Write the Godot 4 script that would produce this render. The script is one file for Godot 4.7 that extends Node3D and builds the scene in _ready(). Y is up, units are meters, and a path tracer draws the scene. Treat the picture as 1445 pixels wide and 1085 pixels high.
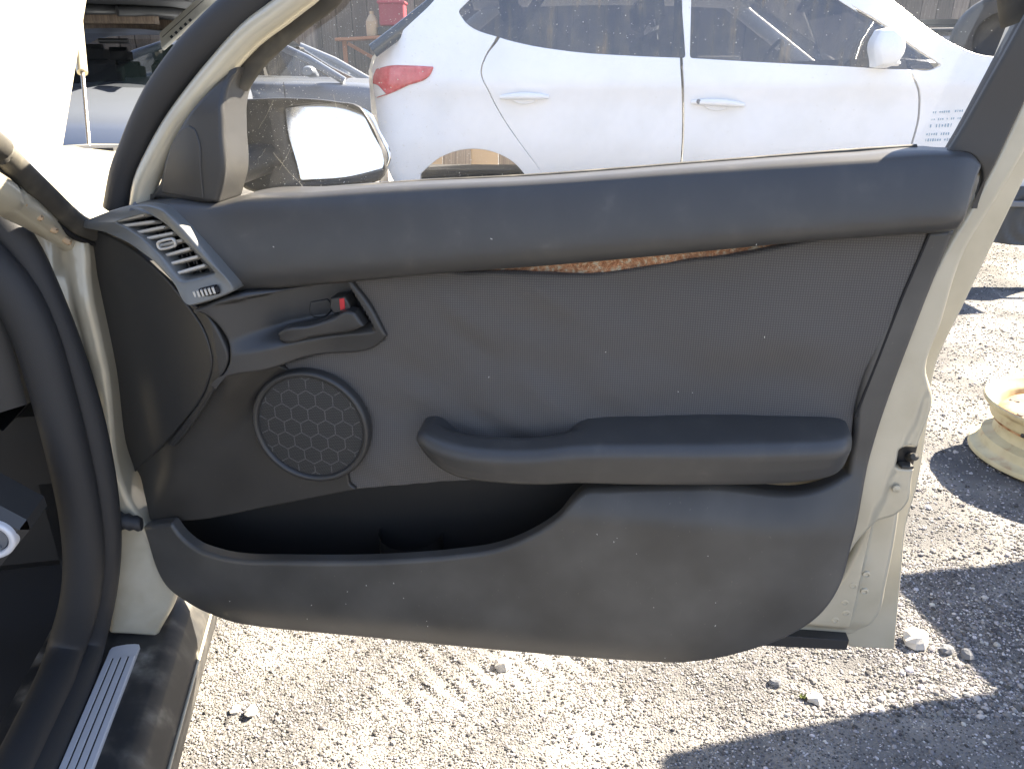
extends Node3D
# A junkyard: the opened front door of a cream car, seen from its doorway, with a white car and scrap beyond.

class MB:
	var v := PackedVector3Array()
	var n := PackedVector3Array()
	var t := PackedVector2Array()
	var x := PackedInt32Array()
	func vert(p: Vector3, q: Vector3, uv: Vector2) -> int:
		v.append(p)
		n.append(q)
		t.append(uv)
		return v.size() - 1
	func tri(a: int, b: int, c: int) -> void:
		var f := (v[b] - v[a]).cross(v[c] - v[a])
		if f.length_squared() < 1e-18:
			return
		if f.dot(n[a] + n[b] + n[c]) > 0.0:
			x.append_array([a, c, b])
		else:
			x.append_array([a, b, c])
	func quad(a: int, b: int, c: int, d: int) -> void:
		tri(a, b, c)
		tri(a, c, d)
	# one flat face through the points
	func face(ps: Array, out := Vector3.ZERO) -> void:
		var q: Vector3 = (ps[1] - ps[0]).cross(ps[2] - ps[0]).normalized()
		if out != Vector3.ZERO and q.dot(out) < 0.0:
			q = -q
		var ids := []
		for p in ps:
			ids.append(vert(p, q, Vector2(p.x + p.z * 0.37, p.y + p.z * 0.61)))
		for i in range(1, ids.size() - 1):
			tri(ids[0], ids[i], ids[i + 1])
	# a smooth sheet through rows of points; out: the side that faces outwards (or the rows' own centres when closed)
	func grid(rows: Array, closed := false, out := Vector3.ZERO) -> void:
		var m: int = rows.size()
		var k: int = rows[0].size()
		var base := v.size()
		var sign_sum := 0.0
		for i in m:
			var mid := Vector3.ZERO
			for p in rows[i]:
				mid += p
			mid /= k
			for j in k:
				var p: Vector3 = rows[i][j]
				var a: Vector3 = rows[i][(j + 1) % k if closed else mini(j + 1, k - 1)] - rows[i][(j + k - 1) % k if closed else maxi(j - 1, 0)]
				var b: Vector3 = rows[mini(i + 1, m - 1)][j] - rows[maxi(i - 1, 0)][j]
				var q := a.cross(b)
				if q.length_squared() < 1e-20:
					q = (p - mid) if out == Vector3.ZERO else out
					if i > 0:
						q = n[base + (i - 1) * k + j]
				q = q.normalized()
				sign_sum += q.dot(out if out != Vector3.ZERO else (p - mid).normalized())
				vert(p, q, Vector2(p.x, p.y + p.z * 0.5))
		if sign_sum < 0.0:
			for i in range(base, v.size()):
				n[i] = -n[i]
		for i in m - 1:
			for j in (k if closed else k - 1):
				var j2 := (j + 1) % k
				quad(base + i * k + j, base + (i + 1) * k + j, base + (i + 1) * k + j2, base + i * k + j2)
	# a box with chamfered edges, in the axes of basis b about c
	func box(c: Vector3, s: Vector3, b := Basis(), ch := 0.0) -> void:
		var h := s * 0.5
		var e := minf(ch, minf(h.x, minf(h.y, h.z)) * 0.9)
		for ax in 3:
			var u := (ax + 1) % 3
			var w := (ax + 2) % 3
			for sg in [-1.0, 1.0]:
				var ps := []
				for k in [[-1, -1], [1, -1], [1, 1], [-1, 1]]:
					var p := Vector3.ZERO
					p[ax] = sg * h[ax]
					p[u] = k[0] * (h[u] - e)
					p[w] = k[1] * (h[w] - e)
					ps.append(c + b * p)
				var q := Vector3.ZERO
				q[ax] = sg
				face(ps, b * q)
				if e > 0.0:
					for sw in [-1.0, 1.0]:
						var es := []
						for k in [[0, -1], [0, 1], [1, 1], [1, -1]]:
							var p := Vector3.ZERO
							p[ax] = sg * (h[ax] - (e if k[0] else 0.0))
							p[u] = sw * (h[u] - (0.0 if k[0] else e))
							p[w] = k[1] * (h[w] - e)
							es.append(c + b * p)
						var q2 := Vector3.ZERO
						q2[ax] = sg
						q2[u] = sw
						face(es, b * q2)
	# a tube along a path; the section is an ellipse rx (sideways) by ry (towards up)
	func tube(path: Array, rx: float, ry: float, up := Vector3(0, 0, 1), sides := 14, caps := true, taper: Array = []) -> void:
		var rows := []
		for i in path.size():
			var d: Vector3 = (path[mini(i + 1, path.size() - 1)] - path[maxi(i - 1, 0)]).normalized()
			var s := d.cross(up)
			if s.length_squared() < 1e-6:
				s = d.cross(Vector3(0.3, 0.5, 0.8))
			s = s.normalized()
			var w := s.cross(d).normalized()
			var f: float = taper[i] if taper.size() > i else 1.0
			var row := []
			for j in sides:
				var a := TAU * j / sides
				row.append(path[i] + s * cos(a) * rx * f + w * sin(a) * ry * f)
			rows.append(row)
		grid(rows, true)
		if caps:
			face(rows[0], path[0] - path[1])
			face(rows[-1], path[-1] - path[-2])
	# a body turned about axis y of basis b: profile points (radius, height)
	func lathe(c: Vector3, b: Basis, prof: Array, sides := 40) -> void:
		for i in prof.size() - 1:
			var p0: Vector2 = prof[i]
			var p1: Vector2 = prof[i + 1]
			var d := (p1 - p0).normalized()
			var q := Vector2(d.y, -d.x)
			var ids := []
			for j in sides + 1:
				var a := TAU * j / sides
				var r := b * Vector3(cos(a), 0, sin(a))
				var nn := r * q.x + b.y * q.y
				ids.append([vert(c + r * p0.x + b.y * p0.y, nn, Vector2(a * 0.2, p0.y)), vert(c + r * p1.x + b.y * p1.y, nn, Vector2(a * 0.2, p1.y + p1.x))])
			for j in sides:
				quad(ids[j][0], ids[j][1], ids[j + 1][1], ids[j + 1][0])
	func smooth_all(angle_cos := 0.6) -> void:
		# welds normals of points that share a place and nearly share a direction
		var at := {}
		for i in v.size():
			var k := Vector3i((v[i] * 20000.0).round())
			if not at.has(k):
				at[k] = []
			at[k].append(i)
		var m := n.duplicate()
		for k in at:
			for i in at[k]:
				var s := Vector3.ZERO
				for j in at[k]:
					if n[i].dot(n[j]) > angle_cos:
						s += n[j]
				m[i] = s.normalized()
		n = m
	func mesh() -> ArrayMesh:
		var a := []
		a.resize(Mesh.ARRAY_MAX)
		a[Mesh.ARRAY_VERTEX] = v
		a[Mesh.ARRAY_NORMAL] = n
		a[Mesh.ARRAY_TEX_UV] = t
		a[Mesh.ARRAY_INDEX] = x
		var am := ArrayMesh.new()
		am.add_surface_from_arrays(Mesh.PRIMITIVE_TRIANGLES, a)
		return am

# ---- outlines in millimetres, in each thing's own axes
var outlines := {
	"belt": [-414,912,-426,917,-380,922,-321,921,-303,926,-215,933,-126,941,28,951,201,967,337,979,424,984,445,981,454,972,448,955,444,933,442,911,377,905,297,897,179,881,62,866,-78,851,-176,838,-316,821,-337,851,-369,890,-399,910],
	"fabric": [-199,845,-82,852,-66,849,-18,850,30,850,69,849,100,851,130,856,182,867,247,879,290,890,349,904,422,909,422,896,410,836,387,695,391,651,153,614,-74,579,-204,554,-215,562,-216,586,-244,654,-274,715,-286,725,-244,739,-150,765],
	"foam": [-135,857,352,906,357,876,139,838,-136,827],
	"lower": [420,907,447,910,444,894,429,800,415,695,409,617,403,552,394,488,375,447,345,415,307,390,266,368,223,352,151,344,-17,338,-214,337,-337,335,-424,332,-460,339,-488,361,-503,405,-508,452,-510,477,-459,494,-447,478,-426,465,-393,461,-293,467,-141,484,-67,498,-13,513,30,537,64,567,78,586,89,596,121,601,232,611,373,620,390,630,389,683,387,703],
	"pocket": [-533,471,-213,554,-79,579,119,601,124,497,-25,403,-165,388,-485,378,-522,412],
	"mid": [-350,711,-331,726,-321,729,-281,731,-269,717,-242,656,-212,589,-210,565,-201,558,-323,522,-466,483,-509,477,-514,502,-527,520,-539,538,-491,581,-431,634],
	"handle": [-354,807,-313,823,-243,829,-182,837,-162,808,-145,771,-152,763,-248,741,-283,732,-317,729,-331,725,-345,713,-320,749,-322,776,-336,800],
	"podrim": [-369,811,-354,809,-337,799,-325,774,-321,751,-327,736,-344,713,-410,636,-442,604,-453,605,-409,651,-357,713,-343,746,-348,782],
	"podface": [-524,879,-486,875,-437,858,-399,836,-371,810,-349,781,-343,745,-359,710,-423,639,-542,532,-546,577,-543,696,-536,809],
	"bezout": [-515,889,-462,907,-429,916,-399,920,-374,917,-350,898,-317,861,-299,832,-349,815,-365,836,-393,861,-429,877,-469,884,-506,885],
	"bezin": [-446,898,-407,909,-390,910,-372,900,-350,881,-320,854,-323,849,-351,842,-360,844,-382,867,-407,884,-433,894],
	"sail": [-428,918,-406,937,-390,965,-366,995,-338,1024,-310,1051,-302,1057,-295,1059,-305,1038,-309,999,-311,955,-325,920],
	"sailcap": [-402,927,-388,957,-371,986,-358,997,-348,1001,-340,997,-336,983,-338,955,-340,924],
	"lever": [-268,776,-263,780,-227,787,-201,796,-187,803,-177,802,-167,786,-177,781,-229,771,-262,765,-267,767],
	"lockbtn": [-241,803,-222,806,-218,801,-219,791,-224,786,-239,784,-242,788],
	"locktab": [-209,814,-192,817,-187,808,-186,799,-206,795,-211,802],
	"redtab": [-198,814,-192,815,-192,802,-198,800],
	"framemid": [-441,903,-429,934,-409,963,-381,997,-350,1028,-318,1057,-279,1089,-242,1111,-214,1128,-171,1151],
	"sealmid": [-478,902,-460,943,-442,970,-420,1001,-393,1033,-354,1069,-313,1099,-274,1124,-229,1151],
	"glass": [-368,906,-328,1058,-298,1085,-237,1121,-195,1147,499,1137,479,1092,443,971,133,940,-192,914],
	"chan": [-316,1046,-304,1060,-283,1080,-247,1105,-208,1128,-163,1153],
	"bpillar": [425,981,432,998,450,1054,465,1103,475,1134,501,1134,483,1029,466,942,464,925,459,968,446,980],
	"flange": [504,1134,484,1028,463,939,446,888,424,797,411,688,402,605,403,527,383,440,313,382,316,368,357,394,397,444,412,502,428,542,439,554,460,566,470,582,469,620,469,631,448,632,445,657,467,656,469,726,456,750,459,808,468,894,480,927,497,978,524,1134],
	"deep": [324,344,396,418,431,530,436,572,475,585,480,529,483,438,483,397,476,376,456,351,406,350,325,332],
	"skin": [581,1143,560,999,549,942,534,873,519,803,504,726,510,647,515,556,513,502,520,435,536,294,473,291,467,311,336,308,333,330,435,539,440,758,488,948,533,1144],
	"bottomstrip": [274,359,321,354,447,357,446,341,323,334,267,333],
	"mirhouse": [-370,1021,-306,1023,-243,1019,-213,1013,-202,998,-186,952,-184,936,-193,925,-224,919,-291,912,-374,909,-388,916],
	"mirglass": [-315,1011,-290,1015,-228,1013,-210,1004,-200,984,-186,948,-190,938,-209,933,-236,927,-299,923,-303,942,-312,979],
	"jamb": [-51,962,-35,946,-11,918,9,889,8,841,7,741,-2,574,17,510,34,431,-4,356,-64,369,-37,474,-21,586,-18,699,-24,777,-41,872,-58,930],
	"bodyseal": [-68,945,-42,895,-29,835,-20,763,-16,686,-19,603,-29,526,-48,455,-73,387],
	"bodyseal2": [-82,908,-50,857,-37,803,-34,731,-34,662,-37,589,-46,522,-63,462,-89,402],
	"w_quarter": [-772,1080,-730,1147,-624,1212,-431,1346,-251,1500,-60,1499,-80,1211,-138,1120,-161,1054,-119,953,180,519,85,518,9,602,-122,663,-254,669,-380,629,-506,533,-510,451,-474,375,-631,374,-718,524,-761,778,-772,935],
	"w_qwin": [-273,1329,-237,1361,-112,1469,817,1494,870,1113,631,1122,276,1146,62,1178,-62,1208,-239,1282],
	"w_rdoor": [-57,1499,817,1494,843,1106,875,852,896,349,298,344,172,530,-111,946,-154,1050,-131,1120,-62,1208],
	"w_fdoor": [830,1494,1479,1490,1773,1239,1958,1067,1991,1021,2032,956,2056,855,2048,666,2061,360,907,349,886,852,857,1106],
	"w_fwin": [877,1494,1413,1491,1599,1369,1840,1239,1937,1175,2054,1102,2099,1063,1960,1060,1613,1076,1194,1096,891,1113],
	"w_ffend": [1973,1060,2090,1060,2126,1080,2057,1118,1941,1188,1845,1251,1603,1381,1411,1505,1659,1504,1867,1362,2155,1181,2285,1131,2508,1111,2699,1086,2966,368,2068,360,2058,666,2066,855,2042,956,2002,1021],
	"w_lamp": [-772,1027,-751,1064,-662,1080,-534,1080,-400,1074,-416,1040,-558,979,-671,938,-762,914,-774,959],
	"w_mirror": [1729,1179,1752,1234,1809,1246,1855,1210,1874,1148,1851,1092,1799,1066,1755,1070],
	"w_h1": [-60,929,188,929],
	"w_h2": [910,907,1182,894],
	"w_flap": [2551,371,2599,215,2741,190],
	"w_arch": [-506,525,-205,673,104,511],
	"bezel_outer": [-515,889,0,-462,907,20,-429,916,30,-399,920,40,-374,917,50,-350,898,55,-317,861,62,-299,832,60,-349,815,72,-365,836,66,-393,861,56,-429,877,40,-469,884,20,-506,885,5],
	"bezel_inner": [-446,898,30,-407,909,40,-390,910,45,-372,900,50,-350,881,55,-320,854,60,-323,849,60,-351,842,65,-360,844,63,-382,867,56,-407,884,46,-433,894,35],
	"slat_left": [-457,897,27,-446,893,32,-429,886,36,-414,881,41,-401,873,45,-387,865,50,-376,858,55,-366,849,59],
	"slat_right": [-405,909,39,-393,902,42,-380,897,44,-369,891,47,-358,884,49,-348,876,52,-339,868,55,-331,859,57],
}


func P2(k: String) -> PackedVector2Array:
	var r := PackedVector2Array()
	var a: Array = outlines[k]
	for i in a.size() / 2:
		r.append(Vector2(a[i * 2], a[i * 2 + 1]) * 0.001)
	return r

func P3(k: String) -> Array:
	var r := []
	var a: Array = outlines[k]
	for i in a.size() / 3:
		r.append(Vector3(a[i * 3], a[i * 3 + 1], a[i * 3 + 2]) * 0.001)
	return r

# a smooth closed line through the points; turns sharper than about 45 degrees stay corners, then lose at most cut metres
func curve(p: PackedVector2Array, step := 0.006, cut := 0.003, corner := 0.72) -> PackedVector2Array:
	var k := p.size()
	var tan_in := []
	var tan_out := []
	for i in k:
		var a := p[i] - p[(i + k - 1) % k]
		var b := p[(i + 1) % k] - p[i]
		if a.normalized().dot(b.normalized()) < corner:
			tan_in.append(a.normalized())
			tan_out.append(b.normalized())
		else:
			var d := (a.normalized() * b.length() + b.normalized() * a.length()).normalized()
			tan_in.append(d)
			tan_out.append(d)
	var r := PackedVector2Array()
	for i in k:
		var a := p[i]
		var b := p[(i + 1) % k]
		var l := a.distance_to(b)
		var m := maxi(1, int(ceil(l / step)))
		for j in m:
			var s := float(j) / m
			r.append(a.bezier_interpolate(a + tan_out[i] * l / 3.0, b - tan_in[(i + 1) % k] * l / 3.0, b, s))
	for pass_n in 2:
		var q := PackedVector2Array()
		var kk := r.size()
		for i in kk:
			var a := r[(i + kk - 1) % kk] - r[i]
			var b := r[(i + 1) % kk] - r[i]
			if a.normalized().dot(b.normalized()) > -0.97:
				var c := cut / (1.0 + pass_n)
				q.append(r[i] + a.normalized() * minf(c, a.length() * 0.3))
				q.append(r[i] + b.normalized() * minf(c, b.length() * 0.3))
			else:
				q.append(r[i])
		r = q
	return r

func open_curve(p: Array, step := 0.01) -> Array:
	var r := []
	for i in p.size() - 1:
		var p0: Vector3 = p[maxi(i - 1, 0)]
		var p1: Vector3 = p[i]
		var p2: Vector3 = p[i + 1]
		var p3: Vector3 = p[mini(i + 2, p.size() - 1)]
		var m := maxi(1, int(ceil(p1.distance_to(p2) / step)))
		for j in m:
			r.append(p1.cubic_interpolate(p2, p0, p3, float(j) / m))
	r.append(p[-1])
	return r

func lift(p: PackedVector2Array, w: float) -> Array:
	var r := []
	for q in p:
		r.append(Vector3(q.x, q.y, w))
	return r

func area2(p: PackedVector2Array) -> float:
	var s := 0.0
	for i in p.size():
		s += p[i].cross(p[(i + 1) % p.size()])
	return s * 0.5

# a moulded panel: an outline with rounded edges of radius r, its face lifted by wf(u, v), its rim going back by depth
func panel(mb: MB, outline: PackedVector2Array, wf: Callable, r := 0.004, depth := 0.02, cell := 0.01, side := 1.0) -> void:
	var p := outline.duplicate()
	if area2(p) < 0.0:
		p.reverse()
	var k := p.size()
	var nrm := PackedVector2Array()
	for i in k:
		var a := (p[i] - p[(i + k - 1) % k]).normalized()
		var b := (p[(i + 1) % k] - p[i]).normalized()
		var d := (Vector2(a.y, -a.x) + Vector2(b.y, -b.x)).normalized()
		nrm.append(d)
	var nf := func(q: Vector2) -> Vector3:
		var e := 0.0008
		var fx: float = (wf.call(q.x + e, q.y) - wf.call(q.x - e, q.y)) / (2.0 * e)
		var fy: float = (wf.call(q.x, q.y + e) - wf.call(q.x, q.y - e)) / (2.0 * e)
		return Vector3(-fx * side, -fy * side, side).normalized()
	var steps := 5
	var prev := []
	var ring := PackedVector2Array()
	for s in range(-1, steps + 1):
		var row := []
		var th := maxf(0.0, float(s) / steps * PI / 2.0)
		var d := r * (1.0 - cos(th))
		var drop := r * (1.0 - sin(th)) + (depth if s < 0 else 0.0)
		if s == steps:
			ring = PackedVector2Array()
		for i in k:
			var q := p[i] - nrm[i] * d
			var w: float = wf.call(q.x, q.y)
			var fn: Vector3 = nf.call(q)
			var nn := (Vector3(nrm[i].x, nrm[i].y, 0) * cos(th) + fn * sin(th)).normalized()
			row.append(mb.vert(Vector3(q.x, q.y, w - drop * side), nn, q))
			if s == steps:
				ring.append(q)
		if prev:
			for i in k:
				mb.quad(prev[i], row[i], row[(i + 1) % k], prev[(i + 1) % k])
		prev = row
	# the face: whole cells inside, clipped cells along the edge
	var lo := ring[0]
	var hi := ring[0]
	for q in ring:
		lo = lo.min(q)
		hi = hi.max(q)
	lo -= Vector2(cell, cell) * 0.37
	var nx := int((hi.x - lo.x) / cell) + 2
	var ny := int((hi.y - lo.y) / cell) + 2
	var edge := {}
	for i in k:
		var a := ring[i]
		var b := ring[(i + 1) % k]
		var m := maxi(1, int(ceil(a.distance_to(b) / (cell * 0.2))))
		for j in m + 1:
			var c := ((a.lerp(b, float(j) / m) - lo) / cell).floor()
			edge[Vector2i(c)] = true
	var ids := {}
	for iy in ny:
		for ix in nx:
			var c := Vector2i(ix, iy)
			var o := lo + Vector2(ix, iy) * cell
			if edge.has(c):
				var sq := PackedVector2Array([o, o + Vector2(cell, 0), o + Vector2(cell, cell), o + Vector2(0, cell)])
				for part in Geometry2D.intersect_polygons(sq, ring):
					var tr := Geometry2D.triangulate_polygon(part)
					var own := []
					for q in part:
						own.append(mb.vert(Vector3(q.x, q.y, wf.call(q.x, q.y)), nf.call(q), q))
					for i in tr.size() / 3:
						mb.tri(own[tr[i * 3]], own[tr[i * 3 + 1]], own[tr[i * 3 + 2]])
			elif Geometry2D.is_point_in_polygon(o + Vector2(cell, cell) * 0.5, ring):
				var four := []
				for dxy in [Vector2i(0, 0), Vector2i(1, 0), Vector2i(1, 1), Vector2i(0, 1)]:
					var g: Vector2i = c + dxy
					if not ids.has(g):
						var q: Vector2 = lo + Vector2(g) * cell
						ids[g] = mb.vert(Vector3(q.x, q.y, wf.call(q.x, q.y)), nf.call(q), q)
					four.append(ids[g])
				mb.quad(four[0], four[1], four[2], four[3])

func flat_sheet(mb: MB, p: PackedVector2Array, w: float) -> void:
	var ids := []
	for q in p:
		ids.append(mb.vert(Vector3(q.x, q.y, w), Vector3(0, 0, 1), q))
	var tr := Geometry2D.triangulate_polygon(p)
	for i in tr.size() / 3:
		mb.tri(ids[tr[i * 3]], ids[tr[i * 3 + 1]], ids[tr[i * 3 + 2]])

func flat(w: float) -> Callable:
	return func(_u: float, _v: float) -> float: return w

func ss(a: float, b: float, x: float) -> float:
	var s := clampf((x - a) / (b - a), 0.0, 1.0)
	return s * s * (3.0 - 2.0 * s)

# ---- materials
var rng := RandomNumberGenerator.new()
var M := {}

func lin(r: float, g: float, b: float) -> Color:
	return Color(r, g, b).linear_to_srgb()

func mat(called: String, c: Color, rough := 0.5, metal := 0.0, spec := 0.5) -> StandardMaterial3D:
	var m := StandardMaterial3D.new()
	m.resource_name = called
	m.albedo_color = c
	m.roughness = rough
	m.metallic = metal
	m.metallic_specular = spec
	M[called] = m
	return m

func noise_image(size: int, freq: float, octaves: int, seed_n: int, kind := FastNoiseLite.TYPE_SIMPLEX_SMOOTH) -> Image:
	var f := FastNoiseLite.new()
	f.seed = seed_n
	f.noise_type = kind
	f.frequency = freq
	f.fractal_octaves = octaves
	return f.get_seamless_image(size, size, false, false, 0.15)

# noise mapped through colours
func ramp_texture(im: Image, stops: Array) -> ImageTexture:
	var out := Image.create(im.get_width(), im.get_height(), false, Image.FORMAT_RGB8)
	var g := Gradient.new()
	var offs := PackedFloat32Array()
	var cols := PackedColorArray()
	for s in stops:
		offs.append(s[0])
		cols.append(s[1])
	g.offsets = offs
	g.colors = cols
	for y in im.get_height():
		for x in im.get_width():
			out.set_pixel(x, y, g.sample(im.get_pixel(x, y).r))
	out.generate_mipmaps()
	return ImageTexture.create_from_image(out)

func tri_world(m: StandardMaterial3D, per_metre: float, world := false) -> void:
	m.uv1_triplanar = true
	m.uv1_world_triplanar = world
	m.uv1_scale = Vector3.ONE * per_metre

func relief(m: StandardMaterial3D, tex: Texture2D, cm: float) -> void:
	m.heightmap_enabled = true
	m.heightmap_texture = tex
	m.heightmap_scale = cm

# ---- things
var names := {}

func numbered(called: String) -> String:
	var k: int = names.get(called, -1) + 1
	names[called] = k
	return called if k == 0 else "%s_%03d" % [called, k]

func put(mb, called: String, material: Material, parent: Node3D = self) -> MeshInstance3D:
	var o := MeshInstance3D.new()
	o.mesh = mb.mesh() if mb is MB else mb
	o.material_override = material
	o.name = numbered(called) if parent == self else called
	parent.add_child(o, true)
	return o

func thing(called: String, label: String, category: String, at: Transform3D, group := "") -> Node3D:
	var o := Node3D.new()
	o.name = numbered(called)
	add_child(o)
	o.transform = at
	tag(o, label, category, group)
	return o

func tag(o: Node3D, label: String, category: String, group := "", kind := "") -> void:
	if label: o.set_meta("label", label)
	if category: o.set_meta("category", category)
	if group: o.set_meta("group", group)
	if kind: o.set_meta("kind", kind)

func frame(o: Vector3, yaw: float) -> Transform3D:
	return Transform3D(Basis(Vector3.UP, deg_to_rad(-yaw)), o)

func make_textures_and_materials() -> void:
	rng.seed = 7
	var grain := noise_image(256, 0.16, 2, 3)
	var grain_t := ImageTexture.create_from_image(grain)
	var cloud := noise_image(512, 0.008, 4, 11)
	# moulded dark plastic with dust and short scuffs
	var sc := Image.create(1024, 1024, false, Image.FORMAT_RGB8)
	var base_c := lin(0.058, 0.0562, 0.0525)
	for y in 1024:
		for x in 1024:
			var k := cloud.get_pixel(x / 2, y / 2).r
			var f := 0.84 + 0.36 * k
			sc.set_pixel(x, y, Color(base_c.r * f, base_c.g * f, base_c.b * f * 0.995))
	for i in 620:
		var p := Vector2(rng.randf() * 1024, rng.randf() * 1024)
		var a := rng.randfn(1.4, 0.5)
		var l := rng.randf_range(1.0, 5.0) if i % 9 else rng.randf_range(8.0, 22.0)
		var s := rng.randf_range(0.06, 0.34) if i % 9 else 0.06
		for j in int(l * 2.0):
			var q := p + Vector2(cos(a), sin(a)) * j * 0.5
			var xi := posmod(int(q.x), 1024)
			var yi := posmod(int(q.y), 1024)
			sc.set_pixel(xi, yi, sc.get_pixel(xi, yi).lerp(Color(0.62, 0.6, 0.52), s * (1.0 - absf(j * 2.0 / maxf(1.0, l * 2.0) - 1.0) * 0.7)))
	sc.generate_mipmaps()
	var sct := ImageTexture.create_from_image(sc)
	var m := mat("dark_plastic", Color.WHITE, 0.44)
	m.albedo_texture = sct
	m.uv1_scale = Vector3(1.6, 1.6, 1)
	var gm := mat("smooth_dark_plastic", lin(0.035, 0.0345, 0.0335), 0.4)
	tri_world(gm, 40.0)
	relief(gm, grain_t, 0.012)
	m = mat("shaded_middle_plastic", lin(0.62, 0.6, 0.58), 0.44)  # the scuffed plastic darkened, cabin-side shade put into its colour
	m.albedo_texture = sct
	m.uv1_scale = Vector3(1.3, 1.3, 1)
	m = mat("belt_plastic", Color.WHITE, 0.42)
	m.albedo_texture = ramp_texture(noise_image(512, 0.012, 5, 21), [[0.0, lin(0.044, 0.0435, 0.042)], [0.6, lin(0.05, 0.049, 0.047)], [0.85, lin(0.06, 0.058, 0.054)], [1.0, lin(0.085, 0.082, 0.074)]])
	tri_world(m, 3.0)
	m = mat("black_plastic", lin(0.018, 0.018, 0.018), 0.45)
	mat("deep_black", lin(0.006, 0.006, 0.007), 0.8)
	# woven seat cloth
	var w := Image.create(64, 64, false, Image.FORMAT_RGB8)
	var wh := Image.create(64, 64, false, Image.FORMAT_RGB8)
	for y in 64:
		for x in 64:
			var cx := float(x % 8) - 3.5
			var cy := float(y % 8) - 3.5
			var d := maxf(absf(cx), absf(cy)) / 4.0
			var v := 1.0 - 0.62 * pow(d, 3.0) + 0.06 * rng.randf()
			var c := lin(0.122 * v, 0.115 * v, 0.108 * v)
			w.set_pixel(x, y, c)
			wh.set_pixel(x, y, Color(v, v, v) * 0.9)
	w.generate_mipmaps()
	m = mat("cloth", Color.WHITE, 0.9, 0.0, 0.35)
	m.albedo_texture = ImageTexture.create_from_image(w)
	m.uv1_scale = Vector3(48, 48, 1)
	relief(m, ImageTexture.create_from_image(wh), 0.04)
	m.rim_enabled = true
	m.rim = 0.25
	m.rim_tint = 0.3
	m = mat("rusty_foam", Color.WHITE, 0.95)
	m.albedo_texture = ramp_texture(noise_image(256, 0.05, 5, 5), [[0.0, lin(0.24, 0.1, 0.05)], [0.42, lin(0.42, 0.21, 0.11)], [0.62, lin(0.5, 0.3, 0.18)], [0.74, lin(0.55, 0.47, 0.34)], [1.0, lin(0.62, 0.6, 0.5)]])
	tri_world(m, 9.0)
	relief(m, grain_t, 0.3)
	# car paints
	m = mat("cream_paint", Color.WHITE, 0.32, 0.12)
	m.albedo_texture = ramp_texture(noise_image(512, 0.01, 5, 31), [[0.0, lin(0.4, 0.362, 0.268)], [0.5, lin(0.462, 0.424, 0.322)], [1.0, lin(0.5, 0.462, 0.36)]])
	tri_world(m, 1.7)
	m.clearcoat_enabled = true
	m.clearcoat = 0.6
	m.clearcoat_roughness = 0.08
	m = mat("white_paint", Color.WHITE, 0.3)
	m.albedo_texture = ramp_texture(noise_image(256, 0.012, 4, 33), [[0.0, lin(0.8, 0.8, 0.78)], [0.6, lin(0.86, 0.86, 0.85)], [1.0, lin(0.88, 0.88, 0.875)]])
	tri_world(m, 0.9)
	m.clearcoat_enabled = true
	m.clearcoat = 0.7
	m = mat("silver_paint", lin(0.135, 0.155, 0.19), 0.32, 0.35)
	m.clearcoat_enabled = true
	m.clearcoat = 0.6
	m = mat("dark_paint", lin(0.03, 0.04, 0.045), 0.3)
	m = mat("vent_silver", lin(0.15, 0.155, 0.15), 0.36, 0.2)
	mat("sunlit_slat_silver", lin(0.5, 0.48, 0.43), 0.34, 0.2)  # lighter than the bezel: sun glare on the slats put into the colour
	m = mat("rubber", lin(0.02, 0.0205, 0.022), 0.6)
	tri_world(m, 25.0)
	relief(m, grain_t, 0.02)
	m = mat("dusty_rubber", Color.WHITE, 0.75)
	m.albedo_texture = ramp_texture(noise_image(256, 0.02, 5, 41), [[0.0, lin(0.03, 0.028, 0.024)], [0.55, lin(0.05, 0.047, 0.04)], [0.8, lin(0.1, 0.092, 0.072)], [1.0, lin(0.2, 0.18, 0.14)]])
	tri_world(m, 4.0)
	m = mat("sill_plastic", Color.WHITE, 0.48)
	m.albedo_texture = ramp_texture(noise_image(512, 0.012, 6, 43), [[0.0, lin(0.012, 0.013, 0.015)], [0.55, lin(0.026, 0.026, 0.026)], [0.72, lin(0.07, 0.065, 0.055)], [0.86, lin(0.16, 0.15, 0.13)], [1.0, lin(0.28, 0.27, 0.25)]])
	tri_world(m, 2.3)
	mat("aluminium", lin(0.62, 0.63, 0.66), 0.42, 0.2)
	mat("steel", lin(0.4, 0.38, 0.37), 0.3, 0.9)
	mat("mirror", lin(0.86, 0.87, 0.86), 0.12, 1.0)
	mat("red_plastic", lin(0.55, 0.025, 0.035), 0.4)
	m = mat("lamp_red", Color.WHITE, 0.12)
	m.albedo_texture = ramp_texture(noise_image(256, 0.035, 3, 47, FastNoiseLite.TYPE_CELLULAR), [[0.0, lin(0.42, 0.012, 0.02)], [0.5, lin(0.6, 0.05, 0.06)], [1.0, lin(0.75, 0.2, 0.2)]])
	tri_world(m, 3.5)
	mat("crate_red", lin(0.24, 0.015, 0.03), 0.5)
	mat("lamp_clear", lin(0.7, 0.68, 0.62), 0.15)
	# glass
	m = mat("door_glass", Color(0.7, 0.71, 0.69, 0.03), 0.03)
	m.transparency = BaseMaterial3D.TRANSPARENCY_ALPHA
	var film := Image.create(512, 512, false, Image.FORMAT_RGBA8)
	var fn1 := noise_image(512, 0.006, 3, 55)
	var fn2 := noise_image(512, 0.05, 4, 56)
	for y in 512:
		for x in 512:
			var a := fn1.get_pixel(x, y).r * 0.6 + fn2.get_pixel(x, y).r * 0.4
			film.set_pixel(x, y, Color(0.82, 0.82, 0.8, 0.012 + 0.065 * clampf(a - 0.25, 0.0, 1.0)))
	m = mat("dust_film", Color.WHITE, 0.9)
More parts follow.
